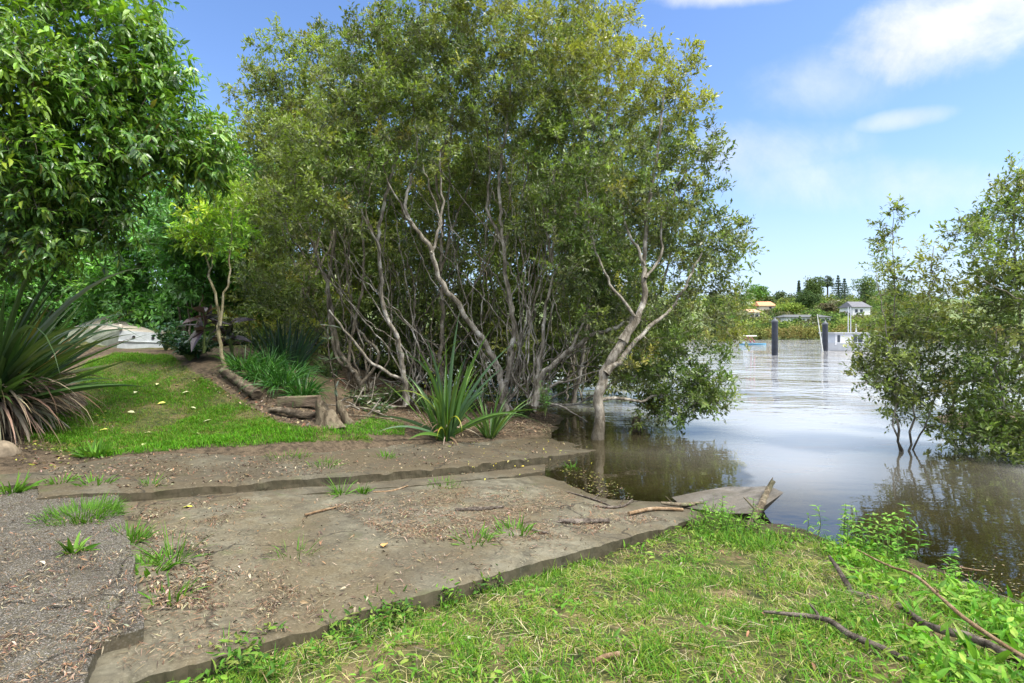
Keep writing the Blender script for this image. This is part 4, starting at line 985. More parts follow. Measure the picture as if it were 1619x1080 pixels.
# ================================================================ upturned dinghy
def quad_panel(mb, pts, th):
    pts = np.array(pts, float); n = unit(np.cross(pts[1]-pts[0], pts[2]-pts[0])); k = len(pts)
    b = pts-n*th; i = np.arange(k); j = (i+1) % k
    mb.add(np.vstack([pts, b]), [np.stack([i, k+i, k+j, j], 1)]); mb.ngon(pts); mb.ngon(b[::-1])
TL0, TR0, TR1, TL1 = P(184,555,12.0), P(265,557,12.5), P(257,527,12.5), P(190,522,12.0)
B1, B2, S0 = P(163,498,14.4), P(112,519,13.7), P(100,548,13.2)
og = (TL0+TR0)/2
dg = thing('upturned_dinghy', 'pale upturned dinghy with a grey transom resting on the lawn', 'dinghy', og)
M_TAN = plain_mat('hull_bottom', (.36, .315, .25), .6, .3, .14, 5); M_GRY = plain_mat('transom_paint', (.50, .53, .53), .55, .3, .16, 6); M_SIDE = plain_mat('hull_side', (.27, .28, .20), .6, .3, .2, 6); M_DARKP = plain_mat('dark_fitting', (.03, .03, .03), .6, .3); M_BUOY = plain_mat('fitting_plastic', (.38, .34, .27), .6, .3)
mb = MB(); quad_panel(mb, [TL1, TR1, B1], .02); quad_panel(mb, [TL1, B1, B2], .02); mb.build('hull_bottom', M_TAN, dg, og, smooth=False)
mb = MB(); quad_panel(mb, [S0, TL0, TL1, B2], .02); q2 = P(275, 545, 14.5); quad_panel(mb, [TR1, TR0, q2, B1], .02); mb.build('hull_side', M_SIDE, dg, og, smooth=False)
mb = MB(); fw = unit(np.cross(TR0-TL0, TL1-TL0)); fw *= -1 if fw[1] > 0 else 1
quad_panel(mb, [TL0+fw*.004, TR0+fw*.004, TR1+fw*.004, TL1+fw*.004], .03); tr_ = mb.build('transom', M_GRY, dg, og, smooth=False)
mb = MB(); a_, b_ = TL0*.5+TL1*.5, TR0*.5+TR1*.5; tube(mb, [a_+fw*.02, (a_+b_)/2+fw*.025, b_+fw*.02], .012, 6, cap=True); mb.build('rubbing_strip', M_GRY, dg, og)
for t_ in (.32, .75):
    mb = MB(); c = (TL1*.72+TL0*.28)*(1-t_)+(TR1*.72+TR0*.28)*t_; tube(mb, [c+fw*.003, c+fw*.03], [.035, .03], 10, cap=True); mb.build('drain_fitting', M_DARKP, dg, og)
for c in (TL1+[.02, -.02, .02], TR1+[.05, -.03, -.02]):
    mb = MB(); tube(mb, np.array([c+[0, 0, -.03], c+[0, 0, 0], c+[0, 0, .05], c+[0, 0, .10], c+[0, 0, .12]]), [.03, .05, .055, .04, .015], 12, cap=True); mb.build('buoy', M_BUOY, dg, og)

# ================================================================ river: piles, boats
M_PILE = plain_mat('pile_sleeve', (.028, .032, .042), .5, .3, .35, 2.5); M_CAP = plain_mat('pile_cap', (.10, .11, .12), .5, .4)
M_WHITE = plain_mat('boat_white', (.56, .57, .58), .35, .5, .06, 1.5); M_GLASS = plain_mat('dark_window', (.05, .06, .075), .5, .2, .2); M_BLUE = plain_mat('boat_blue', (.10, .34, .50), .4, .5, .08); M_RED = plain_mat('canopy_red', (.45, .16, .16), .6, .3, .1); M_CREAM = plain_mat('canopy_cream', (.70, .70, .62), .6, .3, .06)
for px, bot, top_, r, lab in ((1225, 562, 503, .25, 'dark mooring pile with a pointed cap standing alone in the river'), (1304.5, 555, 508, .27, 'dark mooring pile beside the white launch')):
    g = G(px, bot, 0); zt = CZ-(top_-HY)/F*g[1]
    r_ = thing('mooring_pile', lab, 'mooring pile', g, 'dark mooring piles in the river')
    mb = MB(); tube(mb, np.array([g+[0, 0, -1], g, g+[0, 0, zt-.35]]), r, 20); mb.build('pile', M_PILE, r_, g)
    mb = MB(); tube(mb, np.array([g+[0, 0, zt-.36], g+[0, 0, zt-.30], g+[0, 0, zt-.25], g+[0, 0, zt]]), [r*1.02, r*1.1, r*1.1, .03], 20, cap=True); mb.build('cap', M_CAP, r_, g)
def hull(mb, o, ax, L_, W_, Hh, bow=.35, n=14, tr=.85):
    ax = unit(ax); sx_ = np.array([-ax[1], ax[0], 0]); rows = []
    for i in range(n):
        t_ = i/(n-1); w_ = W_/2*(tr+(1-tr)*min(1, t_/.3))*(1-max(0, (t_-(1-bow))/bow)**2.2) + .01
        sh = Hh*(1+.35*max(0, t_-.4)**1.5)
        c = o+ax*(t_-.5)*L_
        rows.append(np.array([c+sx_*w_+[0, 0, sh], c+sx_*w_*.86+[0, 0, .02], c+sx_*w_*.5+[0, 0, -.25], c-sx_*w_*.5+[0, 0, -.25], c-sx_*w_*.86+[0, 0, .02], c-sx_*w_+[0, 0, sh]]))
    v = np.concatenate(rows); i = np.arange(n-1)[:, None]*6; j = np.arange(6)[None]; k = (j+1) % 6
    mb.add(v, [np.stack([i+j, i+k, i+6+k, i+6+j], -1).reshape(-1, 4)]); mb.ngon(rows[0])
def box(mb, c, ax, l, w_, h, taper=1.0):
    ax = unit(ax); s = np.array([-ax[1], ax[0], 0]); c = np.array(c, float)
    v = np.array([c+ax*x*l/2*(taper if z else 1)+s*y*w_/2*(taper if z else 1)+np.array([0, 0, z*h]) for z in (0, 1) for x, y in ((-1, -1), (1, -1), (1, 1), (-1, 1))])
    mb.add(v, [np.array([[0, 3, 2, 1], [4, 5, 6, 7], [0, 1, 5, 4], [1, 2, 6, 5], [2, 3, 7, 6], [3, 0, 4, 7]])])
o = G(1352, 554, 0); ax = np.array([-1, -.12, 0]); ln = 8.0
la = thing('launch', 'white cabin launch moored behind the second pile', 'boat', o)
mb = MB(); hull(mb, o, ax, ln, 2.7, .75); mb.build('hull', M_WHITE, la, o, smooth=False)
mb = MB(); box(mb, o+[-1.0, .05, .62], ax, 4.2, 2.1, 1.25, .97); mb.build('cabin', M_WHITE, la, o, smooth=False)
mb = MB(); box(mb, o+[-.9, .05, 1.87], ax, 4.9, 2.3, .09); mb.build('roof', M_WHITE, la, o, smooth=False)
sn = unit(np.array([-ax[1], ax[0], 0])); sn = sn if sn[1] < 0 else -sn
for dx, wl in ((-1.68, .26), (.25, .40), (.85, .5)):
    mb = MB(); box(mb, o+[-1.0, .05, .92]+unit(ax)*-dx+sn*1.045, ax, wl, .08, .74); mb.build('window', M_GLASS, la, o, smooth=False)
mb = MB(); box(mb, o+[-.4, 0, .70]+sn*1.28, ax, 1.9, .06, .16); mb.build('rail_panel', plain_mat('rail_grey', (.35, .36, .38)), la, o, smooth=False)
mb = MB(); tube(mb, [o+[.1, 0, 1.95], o+[.1, 0, 2.4], o+[.1, 0, 2.9]], [.09, .06, .03], 8, cap=True); mb.build('mast', M_WHITE, la, o)
o = G(1192, 545.5, 0); ax = np.array([1, .1, 0])
bb_ = thing('pleasure_boat', 'small light blue pleasure boat with a cream canopy on slanting red struts', 'boat', o)
mb = MB(); hull(mb, o, ax, 4.0, 1.7, .24, .55); mb.build('hull', M_BLUE, bb_, o, smooth=False)
mb = MB(); box(mb, o+[-.9, 0, .18], ax, 1.2, 1.1, .35, .8); mb.build('seat', M_WHITE, bb_, o, smooth=False)
for dx in (0, .55):
    for sy in (-.6, .6):
        mb = MB(); tube(mb, [o+[-.7+dx, sy, .4], o+[-1.05+dx, sy, .9], o+[-1.35+dx, sy, 1.35]], .10, 8, cap=True); mb.build('strut', M_RED, bb_, o)
mb = MB(); box(mb, o+[-.75, 0, 1.36], ax, 1.75, 1.6, .12, .85); mb.build('canopy', M_CREAM, bb_, o, smooth=False)
def pole(name, label, a, b, r, mat):
    mb = MB(); a, b = np.array(a), np.array(b); tube(mb, [a, (a+b)/2, b], [r, r*.9, r*.6], 8, cap=True); return tag(mb.build(name, mat, None, a), label, 'pole')
pole('channel_pole', 'thin white pole leaning beside the dark pile near the launch', P(1301, 556, 52), P(1292, 497, 52), .055, M_CREAM)
pole('yacht_mast', 'taller bare white mast rising behind the launch', P(1341, 545, 62), P(1341, 485, 62), .06, M_WHITE)
pole('yacht_mast', 'second bare white mast just behind the taller one', P(1345, 545, 64), P(1345, 486, 64), .055, M_WHITE)

# ================================================================ far bank
def HZ(x, y):
    s = np.clip((y-133)/170, 0, 1); s = s*s*(3-2*s)
    return -1.2+np.clip((y-132)/4, 0, 1)*1.8+s*(19+5*(vnoise(x, y, .012, 3)-.5)*2)+np.clip((y-133)/20, 0, 1)*2*(vnoise(x, y, .05, 6)-.5)
xs, ys = np.linspace(-500, 700, 121), np.concatenate([np.linspace(131, 320, 64), np.array([360, 420, 520, 700, 1000])])
v, f = grid_mesh(xs, ys, HZ); mb = MB(); mb.add(v, [f])
m, t, out = new_mat('hillside'); co = t('ShaderNodeNewGeometry').outputs['Position']
n1 = t.noise(co, .06, 6, .65); n2 = t.noise(co, .5, 5, .7)
c = t.mix(t.ramp(n1, .4, .6), (.10, .14, .05), (.17, .21, .07)); c = t.mix(t.math('MULTIPLY', t.ramp(n2, .45, .7), .5), c, (.05, .08, .03))
principled(t, out, c, .95)
tag(mb.build('hill', m), kind='structure')
M_FAR = leaf_mat('far_foliage', .25, .8, .05, (1.15, 1.1, .7))
def mound(mb, rng, c, r, n, leaf, col, up=.3, shell=.35):
    u = unit(rng.normal(0, 1, (n, 3))); u[:, 2] = np.where(u[:, 2] < -.75, -u[:, 2], u[:, 2])
    lump = 1+.22*np.sin(u[:, 0]*5+c[0])*np.sin(u[:, 1]*6+c[1])+.18*np.sin(u[:, 2]*7+c[0]*3)
    p = np.array(c)+u*np.array(r)*(rng.random((n, 1))**shell)*lump[:, None]
    D = unit(rng.normal(0, 1, (n, 3))+u*.3+[0, 0, up]); N = unit(u+rng.normal(0, .6, (n, 3)))
    cc = np.clip(np.array(col)*1.5*(1+rng.normal(0, .22, (n, 1)))*(1+rng.normal(0, .05, (n, 3))), .004, .9)  # foliage colour lightened in place of distance haze
    leaves(mb, p-D*leaf*.5, D, N, leaf*rng.uniform(.6, 1.3, n), leaf*.62, cc, 'diamond', .1)
rng = np.random.default_rng(700)
mb = MB()
for x in np.arange(-130, 190, 2.2):
    near = 45 < x < 110
    for row in range(2):
        y = 133.5+row*4+rng.uniform(-1, 1); hh = rng.uniform(2.6, 4.3)*(1 if row else .85)
        mound(mb, rng, (x+rng.uniform(-1, 1), y, hh*.45), (rng.uniform(2.0, 3.2), 2.2, hh*.55), 330 if near else 110, .5 if near else .9, np.array([(.12,.135,.04),(.15,.15,.045),(.10,.125,.04),(.16,.14,.05)][rng.integers(4)]), .4)
tag(mb.build('far_mangrove_undergrowth', M_FAR, smooth=False), kind='stuff')
mb = MB()
for k in range(520):
    if k < 330: y = rng.uniform(146, 300); px = rng.uniform(1120, 1460); x = (px-CX)/F*y; n, lf = 210, .9
    else: y = rng.uniform(146, 320); x = rng.uniform(-260, 300); n, lf = 70, 1.5
    r = rng.uniform(2.2, 4.6)
    mound(mb, rng, (x, y, float(HZ(x, y))+r*.3), (r, r, r*rng.uniform(.6, .95)), n, lf, np.array([(.07,.12,.03),(.10,.15,.04),(.13,.18,.04),(.055,.09,.03),(.16,.19,.05),(.11,.11,.06)][rng.integers(6)]))
tag(mb.build('hillside_undergrowth', M_FAR, smooth=False), kind='stuff')
M_TRUNKF = plain_mat('far_trunk', (.10, .08, .06), .9, .1)
def ftree(label, px, ptop, pbot, wpx, d, col, kind='round', n=900, seed=0):
    rng = np.random.default_rng(720+seed); b = P(px, pbot, d); b[2] = float(HZ(b[0], d))-.2; zt = CZ-(ptop-HY)/F*d; R = wpx/F*d/2; hgt = zt-b[2]
    r_ = thing('hillside_tree', label, 'tree', b, 'trees on the far hillside'); tm, cm = MB(), MB()
    s = spline(np.array([[*b, R*.10+.12], [b[0]+R*.05, b[1], b[2]+hgt*.5, R*.07+.1], [b[0], b[1], b[2]+hgt*.92, .08]]), 1.0); tube(tm, s[:, :3], s[:, 3], 7)
    if kind == 'round':
        for k in range(9):
            u = unit(rng.normal(0, 1, 3)); c = b+np.array([u[0]*R*.55, u[1]*R*.55, hgt*(.58+.26*u[2])]); tube(tm, [b+[0, 0, hgt*.35], (b+c)/2+[0, 0, hgt*.2], c], [.15, .1, .05], 4)
            mound(cm, rng, c, (R*.55, R*.55, hgt*.24), n//5, .8, np.array(col)*(1+rng.normal(0, .10)))
    elif kind == 'pine':      # bare stem, flat tufts
        for k in range(8):
            a = rng.uniform(0, 6.28); q = rng.uniform(.15, .8); c = b+np.array([math.cos(a)*R*q, math.sin(a)*R*q, hgt*rng.uniform(.62, .95)]); tube(tm, [b+[0, 0, hgt*.55], (b+[0, 0, hgt*.6]+c)/2, c], [.14, .1, .05], 4)
            mound(cm, rng, c, (R*.5, R*.5, hgt*.10), n//4, .8, col)
    else:                     # conifer tiers
        for k in range(10):
            q = k/9; c = b+np.array([0, 0, hgt*(.25+.72*q)])
            for a in np.arange(6)*1.047+k*.5:
                rr = R*(1-q)*.6+.1; cc_ = c+[math.cos(a)*rr, math.sin(a)*rr, 0]; mound(cm, rng, cc_, (max(.45, R*(1-q)*.6), max(.45, R*(1-q)*.6), hgt*.032), n//22, .75, col)
    tm.build('trunk', M_TRUNKF, r_, b); cm.build('crown', M_FAR, r_, b, smooth=False)
for k, a in enumerate([('round bright green tree standing on the hill by the orange roof', 1197, 452, 485, 36, 236, (.10,.19,.04), 'round', 1400), ('narrow dark conifer beside the big dark tree on the hill', 1263, 444, 480, 8, 262, (.06,.09,.045), 'cone', 420),
        ('big dark rounded tree on the hill crest', 1289, 437, 478, 30, 258, (.075,.11,.035), 'round', 1600), ('pale grey open-crowned tree behind the big dark tree', 1277, 437, 475, 24, 270, (.13,.14,.09), 'round', 420), ('umbrella-topped pine with a bare stem on the skyline', 1308, 434, 480, 22, 262, (.075,.10,.065), 'pine', 500),
        ('taller of the two tiered conifers on the skyline', 1325, 436, 482, 26, 268, (.08,.115,.085), 'cone', 330), ('shorter of the two tiered conifers on the skyline', 1335, 441, 484, 25, 266, (.08,.12,.09), 'cone', 330), ('spreading green tree on the hill behind the pointed sapling', 1366, 438, 482, 40, 240, (.09,.13,.05), 'round', 1300),
        ('small grey-green tree on the skyline between round tree and conifer', 1234, 461, 482, 20, 250, (.08,.11,.05), 'round', 600), ('broad dark tree above the long white house', 1272, 460, 492, 46, 228, (.05,.08,.03), 'round', 1500), ('lime green spreading tree left of the long white house', 1246, 480, 502, 48, 205, (.15,.20,.04), 'round', 1300),
        ('brownish rounded shrub tree above the flat roofed house', 1306, 480, 500, 26, 215, (.11,.10,.06), 'round', 800), ('dense olive tree below the skyline conifers', 1335, 470, 500, 34, 220, (.12,.15,.05), 'round', 1000), ('small dark tree at the end of the long white house', 1316, 505, 522, 22, 160, (.06,.09,.03), 'round', 700),
        ('low green tree standing before the middle of the long white house', 1288, 497, 518, 16, 160, (.09,.13,.04), 'round', 600), ('small bushy tree before the end of the long white house', 1262, 502, 518, 12, 158, (.08,.12,.04), 'round', 400), ('grey-green tree on the hill behind the small dark-windowed house', 1216, 470, 490, 18, 232, (.09,.12,.05), 'round', 600), ('tall green tree on the hill over the leafy bare-boughed mangrove', 1420, 440, 490, 44, 235, (.08,.12,.04), 'round', 900)]):
    ftree(*a, seed=k)
def house(label, x0, x1, base, eave, ridge, d, wc, rc, wins, depth=8.0):
    a, b = P(x0, base, d), P(x1, base, d); W_ = b[0]-a[0]; o = (a+b)/2; ze, zr = CZ-(eave-HY)/F*d, CZ-(ridge-HY)/F*d; zb = min(o[2], float(HZ(o[0], d)))-1.0
    r_ = thing('house', label, 'house', (o[0], d, zb), 'houses on the far hillside'); og = np.array([o[0], d, zb])
    mb = MB(); box(mb, [o[0], d+depth/2, zb], [1, 0, 0], W_, depth, ze-zb); mb.build('wall', plain_mat('house_wall', wc, .8, .2, .06, .5), r_, og, smooth=False)
    e = .45; y0, y1, ym = d-e, d+depth+e, d+depth/2; X0, X1 = o[0]-W_/2-e, o[0]+W_/2+e; z0 = ze+.003
    v = np.array([[X0, y0, z0], [X1, y0, z0], [X1, y1, z0], [X0, y1, z0], [X0+W_*.12, ym, zr], [X1-W_*.12, ym, zr], [X0, y0, z0+.16], [X1, y0, z0+.16], [X1, y1, z0+.16], [X0, y1, z0+.16]])
    mb = MB(); mb.add(v, [np.array([[0, 3, 2, 1], [0, 1, 7, 6], [1, 2, 8, 7], [2, 3, 9, 8], [3, 0, 6, 9], [6, 7, 5, 4], [8, 9, 4, 5]]), np.array([[7, 8, 5], [9, 6, 4]])]); mb.build('roof', plain_mat('house_roof', rc, .7, .2, .1, .8), r_, og, smooth=False)
    for (wx0, wx1, wy0, wy1) in wins:
        p, q = P(wx0, wy1, d), P(wx1, wy0, d); mb = MB(); box(mb, [(p[0]+q[0])/2, d-.02, p[2]], [1, 0, 0], q[0]-p[0], .10, q[2]-p[2]); mb.build('window', M_GLASS, r_, og, smooth=False)
house('long white house with a row of windows above the far mangroves', 1243, 1313, 515, 502, 497, 172, (.74, .72, .68), (.10, .105, .10), [(1253,1258,504,510), (1262,1266,503,509), (1270,1272,504,512), (1276,1281,504,509), (1298,1304,504,508), (1306,1311,504,508)])
house('house with an orange tiled roof below the round green tree', 1201, 1227, 490, 484, 476, 222, (.66, .55, .46), (.55, .25, .13), [(1216,1220,485,488)])
house('small white house with a dark deck near the blue boat', 1186, 1201, 510, 494, 488, 185, (.70, .66, .62), (.45, .26, .16), [(1187,1192,496,500), (1194,1199,497,501), (1189,1200,503,508)])
house('white gabled house partly hidden by the pointed sapling', 1348, 1376, 498, 486, 476, 200, (.78, .77, .75), (.14, .14, .15), [(1352,1356,489,494), (1360,1364,489,494)])
house('pale flat roofed house on the hill crest below the pine', 1322, 1345, 484, 477, 474, 250, (.62, .60, .55), (.50, .48, .45), [(1326,1331,478,481)])

# ================================================================ grass, weeds, litter
def place(rng, n, poly, x0, x1, y0, y1, p=0.0, dref=3.0):
    x, y = rng.uniform(x0, x1, n), rng.uniform(y0, y1, n)
    z = H(x, y)
    v = np.stack([x, y, z], 1)
    ok = in_poly(proj(v), poly) & (rng.random(n) < np.minimum(1, (dref/y)**p)) & (z > .012)
    v = v[ok]; v[:, 2] += (vnoise(v[:, 0], v[:, 1], 2.2, 3)-.5)*.07+(vnoise(v[:, 0], v[:, 1], 9, 5)-.5)*.025-.004
    return v
GP = [(.075,.21,.012),(.125,.26,.018),(.19,.27,.03),(.28,.26,.08),(.36,.31,.15),(.035,.10,.012),(.21,.27,.035)]
rng = np.random.default_rng(801)
mb = MB()
v = place(rng, 900000, BANK, -3.2, 7.5, 1.25, 7.6, 1.1)
dn = vnoise(v[:, 0], v[:, 1], 2.6, 11); cl = vnoise(v[:, 0], v[:, 1], 7, 12, 2)
keep = rng.random(len(v)) < np.clip((cl-.32)*3.0+(dn-.48)*2.0, .05, 1); v, dn, cl = v[keep], dn[keep], cl[keep]
n = len(v); dry = (rng.random(n) < np.clip(.55-(dn-.5)*3.2, .12, .92))
col = np.where(dry[:, None], palette(rng, n, [GP[3], GP[4], GP[6], GP[2]], [2, 1.4, 2, 2]), palette(rng, n, [GP[0], GP[1], GP[2], GP[5]], [3, 3, 1.5, 1.2]))
flat = dry | (rng.random(n) < .4)
blades(mb, v, rng.uniform(0, 6.28, n), np.where(flat, rng.uniform(.02, .6, n), rng.uniform(.5, 1.45, n)), rng.uniform(.03, .085, n)*(.7+.8*cl), rng.uniform(.003, .0065, n), rng.uniform(.1, 1.1, n), col, 2)
# longer tufts against the ramp's edge and along the shore
EDGE = [(300,1075),(330,1046),(440,1012),(530,984),(640,950),(770,914),(800,930),(660,985),(560,1030),(420,1090)]
SHORE = [(1085,835),(1110,800),(1200,838),(1300,846),(1400,862),(1480,896),(1570,935),(1650,972),(1650,1010),(1540,975),(1450,935),(1380,905),(1280,880),(1180,870)]
for poly, nn, lo, hi in ((EDGE, 60000, .05, .15), (SHORE, 90000, .06, .20)):
    e_ = place(rng, nn, poly, -2.2, 7, 1.8, 7.4); k = vnoise(e_[:, 0], e_[:, 1], 5, 21, 2) > .45; e_ = e_[k]; n = min(len(e_), 6500); e_ = e_[:n]
    blades(mb, e_, rng.uniform(0, 6.28, n), rng.uniform(.6, 1.5, n), rng.uniform(lo, hi, n), rng.uniform(.004, .009, n), rng.uniform(.2, 1.3, n), palette(rng, n, [GP[0], GP[1], GP[5], GP[2]], [3, 3, 1.5, 1]), 3)
v = place(rng, 60000, BANK, -3, 7.5, 1.3, 7.4, .8); k = vnoise(v[:, 0], v[:, 1], 1.9, 61, 3) > .56; v = v[k]; n = len(v)
blades(mb, v, rng.uniform(0, 6.28, n), rng.uniform(.6, 1.5, n), rng.uniform(.06, .15, n), rng.uniform(.004, .010, n), rng.uniform(.3, 1.6, n), palette(rng, n, [GP[0], GP[1], GP[2], GP[5]], [2, 3, 2, .6]), 3)
v = place(rng, 16000, BANK, -3, 7.5, 1.3, 7.4, .8); n = len(v)
blades(mb, v+[0, 0, .02], rng.uniform(0, 6.28, n), rng.uniform(-.05, .35, n), rng.uniform(.06, .17, n), rng.uniform(.002, .005, n), rng.uniform(0, .7, n), palette(rng, n, [(.46,.40,.20),(.38,.34,.14),(.52,.46,.28)]), 3)
tag(mb.build('bank_grass', M_GRASS, smooth=False), kind='stuff')
# tiny round-leaved ground cover in the grass
mb = MB()
v = place(rng, 120000, BANK, -3, 7.5, 1.25, 7.4, 1.0); k = (vnoise(v[:, 0], v[:, 1], 3.2, 31, 3) > .52) & (rng.random(len(v)) < .55); v = v[k]; n = len(v)
leaves(mb, v+[0, 0, .0]+rng.random((n, 1))*[0, 0, .045], unit(rng.normal(0, 1, (n, 3))*[1, 1, .25]+[0, 0, .15]), unit(rng.normal(0, .45, (n, 3))+[0, 0, 1]), rng.uniform(.012, .034, n), rng.uniform(.008, .016, n), palette(rng, n, [(.09,.21,.02),(.14,.26,.03),(.19,.27,.05),(.06,.14,.02)], [3, 3, 1.5, 1.5]), 'diamond', .2)
v = place(rng, 60000, BANK, -3, 7.5, 1.25, 7.4, .8); k = (vnoise(v[:, 0], v[:, 1], 2.1, 71, 3) > .54) & (rng.random(len(v)) < .5); v = v[k]; n = len(v)
leaves(mb, v+rng.random((n, 1))*[0, 0, .07], unit(rng.normal(0, 1, (n, 3))*[1, 1, .3]+[0, 0, .35]), unit(rng.normal(0, .45, (n, 3))+[0, 0, 1]), rng.uniform(.03, .075, n), rng.uniform(.010, .022, n), palette(rng, n, [(.10,.24,.02),(.16,.29,.03),(.24,.31,.06),(.07,.17,.02)], [3, 3, 1.5, 1]), 'long', .4)
RW = [(1290,850),(1400,860),(1480,895),(1570,930),(1700,985),(1900,1080),(1900,1500),(1500,1400),(1440,1080),(1380,980),(1320,900)]
v = place(rng, 60000, RW, .8, 6, 1.4, 6.5); k = vnoise(v[:, 0], v[:, 1], 3, 81, 3) > .48; v = v[k][:2300]; n = len(v); sz = rng.uniform(.035, .10, n)
leaves(mb, v+rng.random((n, 1))*[0, 0, .10], unit(rng.normal(0, 1, (n, 3))*[1, 1, .4]+[0, 0, .55]), unit(rng.normal(0, .45, (n, 3))+[0, 0, 1]), sz, sz*rng.uniform(.22, .42, n), palette(rng, n, [(.11,.28,.02),(.17,.34,.03),(.25,.37,.06),(.07,.19,.02)], [3, 3, 1.5, 1]), 'long', .5)
e_ = place(rng, 60000, EDGE, -2.2, 2, 1.8, 5); k = vnoise(e_[:, 0], e_[:, 1], 6, 91, 2) > .47; e_ = e_[k]; n = min(len(e_), 1900); e_ = e_[:n]
leaves(mb, e_+rng.random((n, 1))*[0, 0, .12], unit(rng.normal(0, 1, (n, 3))*[1, 1, .4]+[0, 0, .3]), unit(rng.normal(0, .5, (n, 3))+[0, 0, 1]), rng.uniform(.02, .065, n), rng.uniform(.008, .020, n), palette(rng, n, [(.08,.20,.02),(.14,.25,.03),(.05,.13,.018),(.22,.27,.06)]), 'long', .4)
tag(mb.build('clover_groundcover', M_GRASS, smooth=False), kind='stuff')
# lawn
mb = MB()
v = place(rng, 620000, LAWN, -9, -1.2, 6.3, 13, .6, 7); cl = vnoise(v[:, 0], v[:, 1], 1.7, 41); k = rng.random(len(v)) < np.clip((cl-.25)*3, .15, 1); v, cl = v[k], cl[k]; n = len(v)
blades(mb, v, rng.uniform(0, 6.28, n), rng.uniform(.4, 1.45, n), rng.uniform(.03, .07, n)*(.6+.8*cl), rng.uniform(.005, .009, n), rng.uniform(.1, 1, n), np.where((rng.random(n) < .25+.5*(cl < .42))[:, None], palette(rng, n, [(.17,.23,.03),(.20,.19,.05),(.12,.19,.02)]), palette(rng, n, [(.085,.25,.012),(.13,.32,.015),(.06,.18,.01)])), 2)
FRINGE = [(60,735),(180,722),(300,712),(420,703),(590,694),(420,690),(500,690),(585,688),(640,690),(640,672),(590,660),(560,672),(480,680),(420,676)]
v = place(rng, 90000, FRINGE, -5, 0, 6, 11); n = min(len(v), 9000); v = v[:n]
blades(mb, v, rng.uniform(0, 6.28, n), rng.uniform(.6, 1.5, n), rng.uniform(.04, .11, n), rng.uniform(.005, .010, n), rng.uniform(.2, 1.2, n), palette(rng, n, [(.10,.30,.012),(.15,.36,.016),(.07,.21,.012)]), 3)
tag(mb.build('lawn_grass', M_GRASS, smooth=False), kind='stuff')

# litter: dead leaves, twigs, crumbs
LT = [(.20,.14,.08),(.12,.08,.048),(.25,.19,.12),(.30,.25,.165),(.07,.05,.032),(.22,.12,.065),(.10,.07,.045)]
def litter(mb, rng, pts, lo, hi, asp=.34, cols=LT, flat=.35):
    n = len(pts)
    D = unit(np.stack([rng.normal(0, 1, n), rng.normal(0, 1, n), rng.normal(0, .18, n)], 1)); N = unit(rng.normal(0, flat, (n, 3))+[0, 0, 1])
    Lf = rng.uniform(lo, hi, n)*rng.uniform(.5, 1, n)
    leaves(mb, pts+rng.random((n, 1))*[0, 0, .012]+[0, 0, .006], D, N, Lf, Lf*asp*rng.uniform(.5, 1.3, n), palette(rng, n, cols, jit=.25), 'long', .55)
def twigs(mb, rng, pts, lo, hi, w_=.0022):
    n = len(pts); a = rng.uniform(0, 6.28, n)
    blades(mb, pts+[0, 0, .006], a, rng.uniform(-.02, .12, n), rng.uniform(lo, hi, n), rng.uniform(.6, 1.5, n)*w_*2, rng.uniform(-.2, .4, n), palette(rng, n, LT, jit=.25), 2)
def plane_pts(rng, n, poly, off, clump=.0, seed=0, sc=2.5):
    poly_ = np.array(poly, float); lo, hi = poly_.min(0), poly_.max(0); q = rng.uniform(lo, hi, (n*3, 2)); q = q[in_poly(q, poly)]
    X_, V_ = (q[:, 0]-CX)/F, (q[:, 1]-HY)/F; d_ = (CZ-A0-off)/(V_+BX*X_+BY); v = np.stack([X_*d_, d_, CZ-V_*d_], 1)
    if clump and len(v): v = v[rng.random(len(v)) < np.clip((vnoise(v[:, 0], v[:, 1], sc, seed)-clump)*5, .03, 1)]
    return v[(v[:, 2] > -.02)][:n]
RAMPP = [(210,790),(400,776),(620,764),(860,745),(940,780),(1090,800),(1075,822),(930,862),(780,904),(640,940),(440,1000),(300,1040),(180,1060),(240,960)]
SILT = [(520,800),(700,770),(870,770),(960,805),(1060,820),(900,850),(760,860),(620,850)]
JOINT = [(205,800),(330,785),(400,790),(330,850),(340,940),(300,960),(240,960),(215,880)]
PATHP = [(60,745),(300,708),(560,697),(720,697),(880,697),(920,710),(760,730),(600,744),(400,760),(180,775)]
SLABP = [(-60,780),(185,780),(212,900),(228,980),(140,1040),(110,1100),(-100,1100)]
BAND = [(330,900),(460,905),(480,940),(420,980),(300,960)]
mb = MB(); rng = np.random.default_rng(820)
litter(mb, rng, plane_pts(rng, 900, RAMPP, .004, .35, 1), .02, .06); litter(mb, rng, plane_pts(rng, 3200, SILT, .004, .40, 2, 4), .015, .055, .25); litter(mb, rng, plane_pts(rng, 2000, JOINT, .004, .38, 3, 5), .02, .065, .25)
litter(mb, rng, plane_pts(rng, 2200, PATHP, .105, .34, 4), .02, .07); litter(mb, rng, plane_pts(rng, 4000, SLABP, .08, .4, 5, 4), .015, .05, .2); litter(mb, rng, plane_pts(rng, 900, BAND, .004, .4, 6, 6), .015, .05, .22)
twigs(mb, rng, plane_pts(rng, 5000, SILT, .004, .36, 7, 4), .02, .11); twigs(mb, rng, plane_pts(rng, 4000, RAMPP, .004, .3, 8), .01, .07, .0016); twigs(mb, rng, plane_pts(rng, 2600, PATHP, .105, .3, 9), .02, .09); twigs(mb, rng, plane_pts(rng, 2200, SLABP, .08, .3, 10, 5), .006, .045, .0014)
KBOT = [(200,792),(400,778),(600,766),(760,752),(880,738),(880,733),(760,744),(600,758),(400,769),(200,781)]
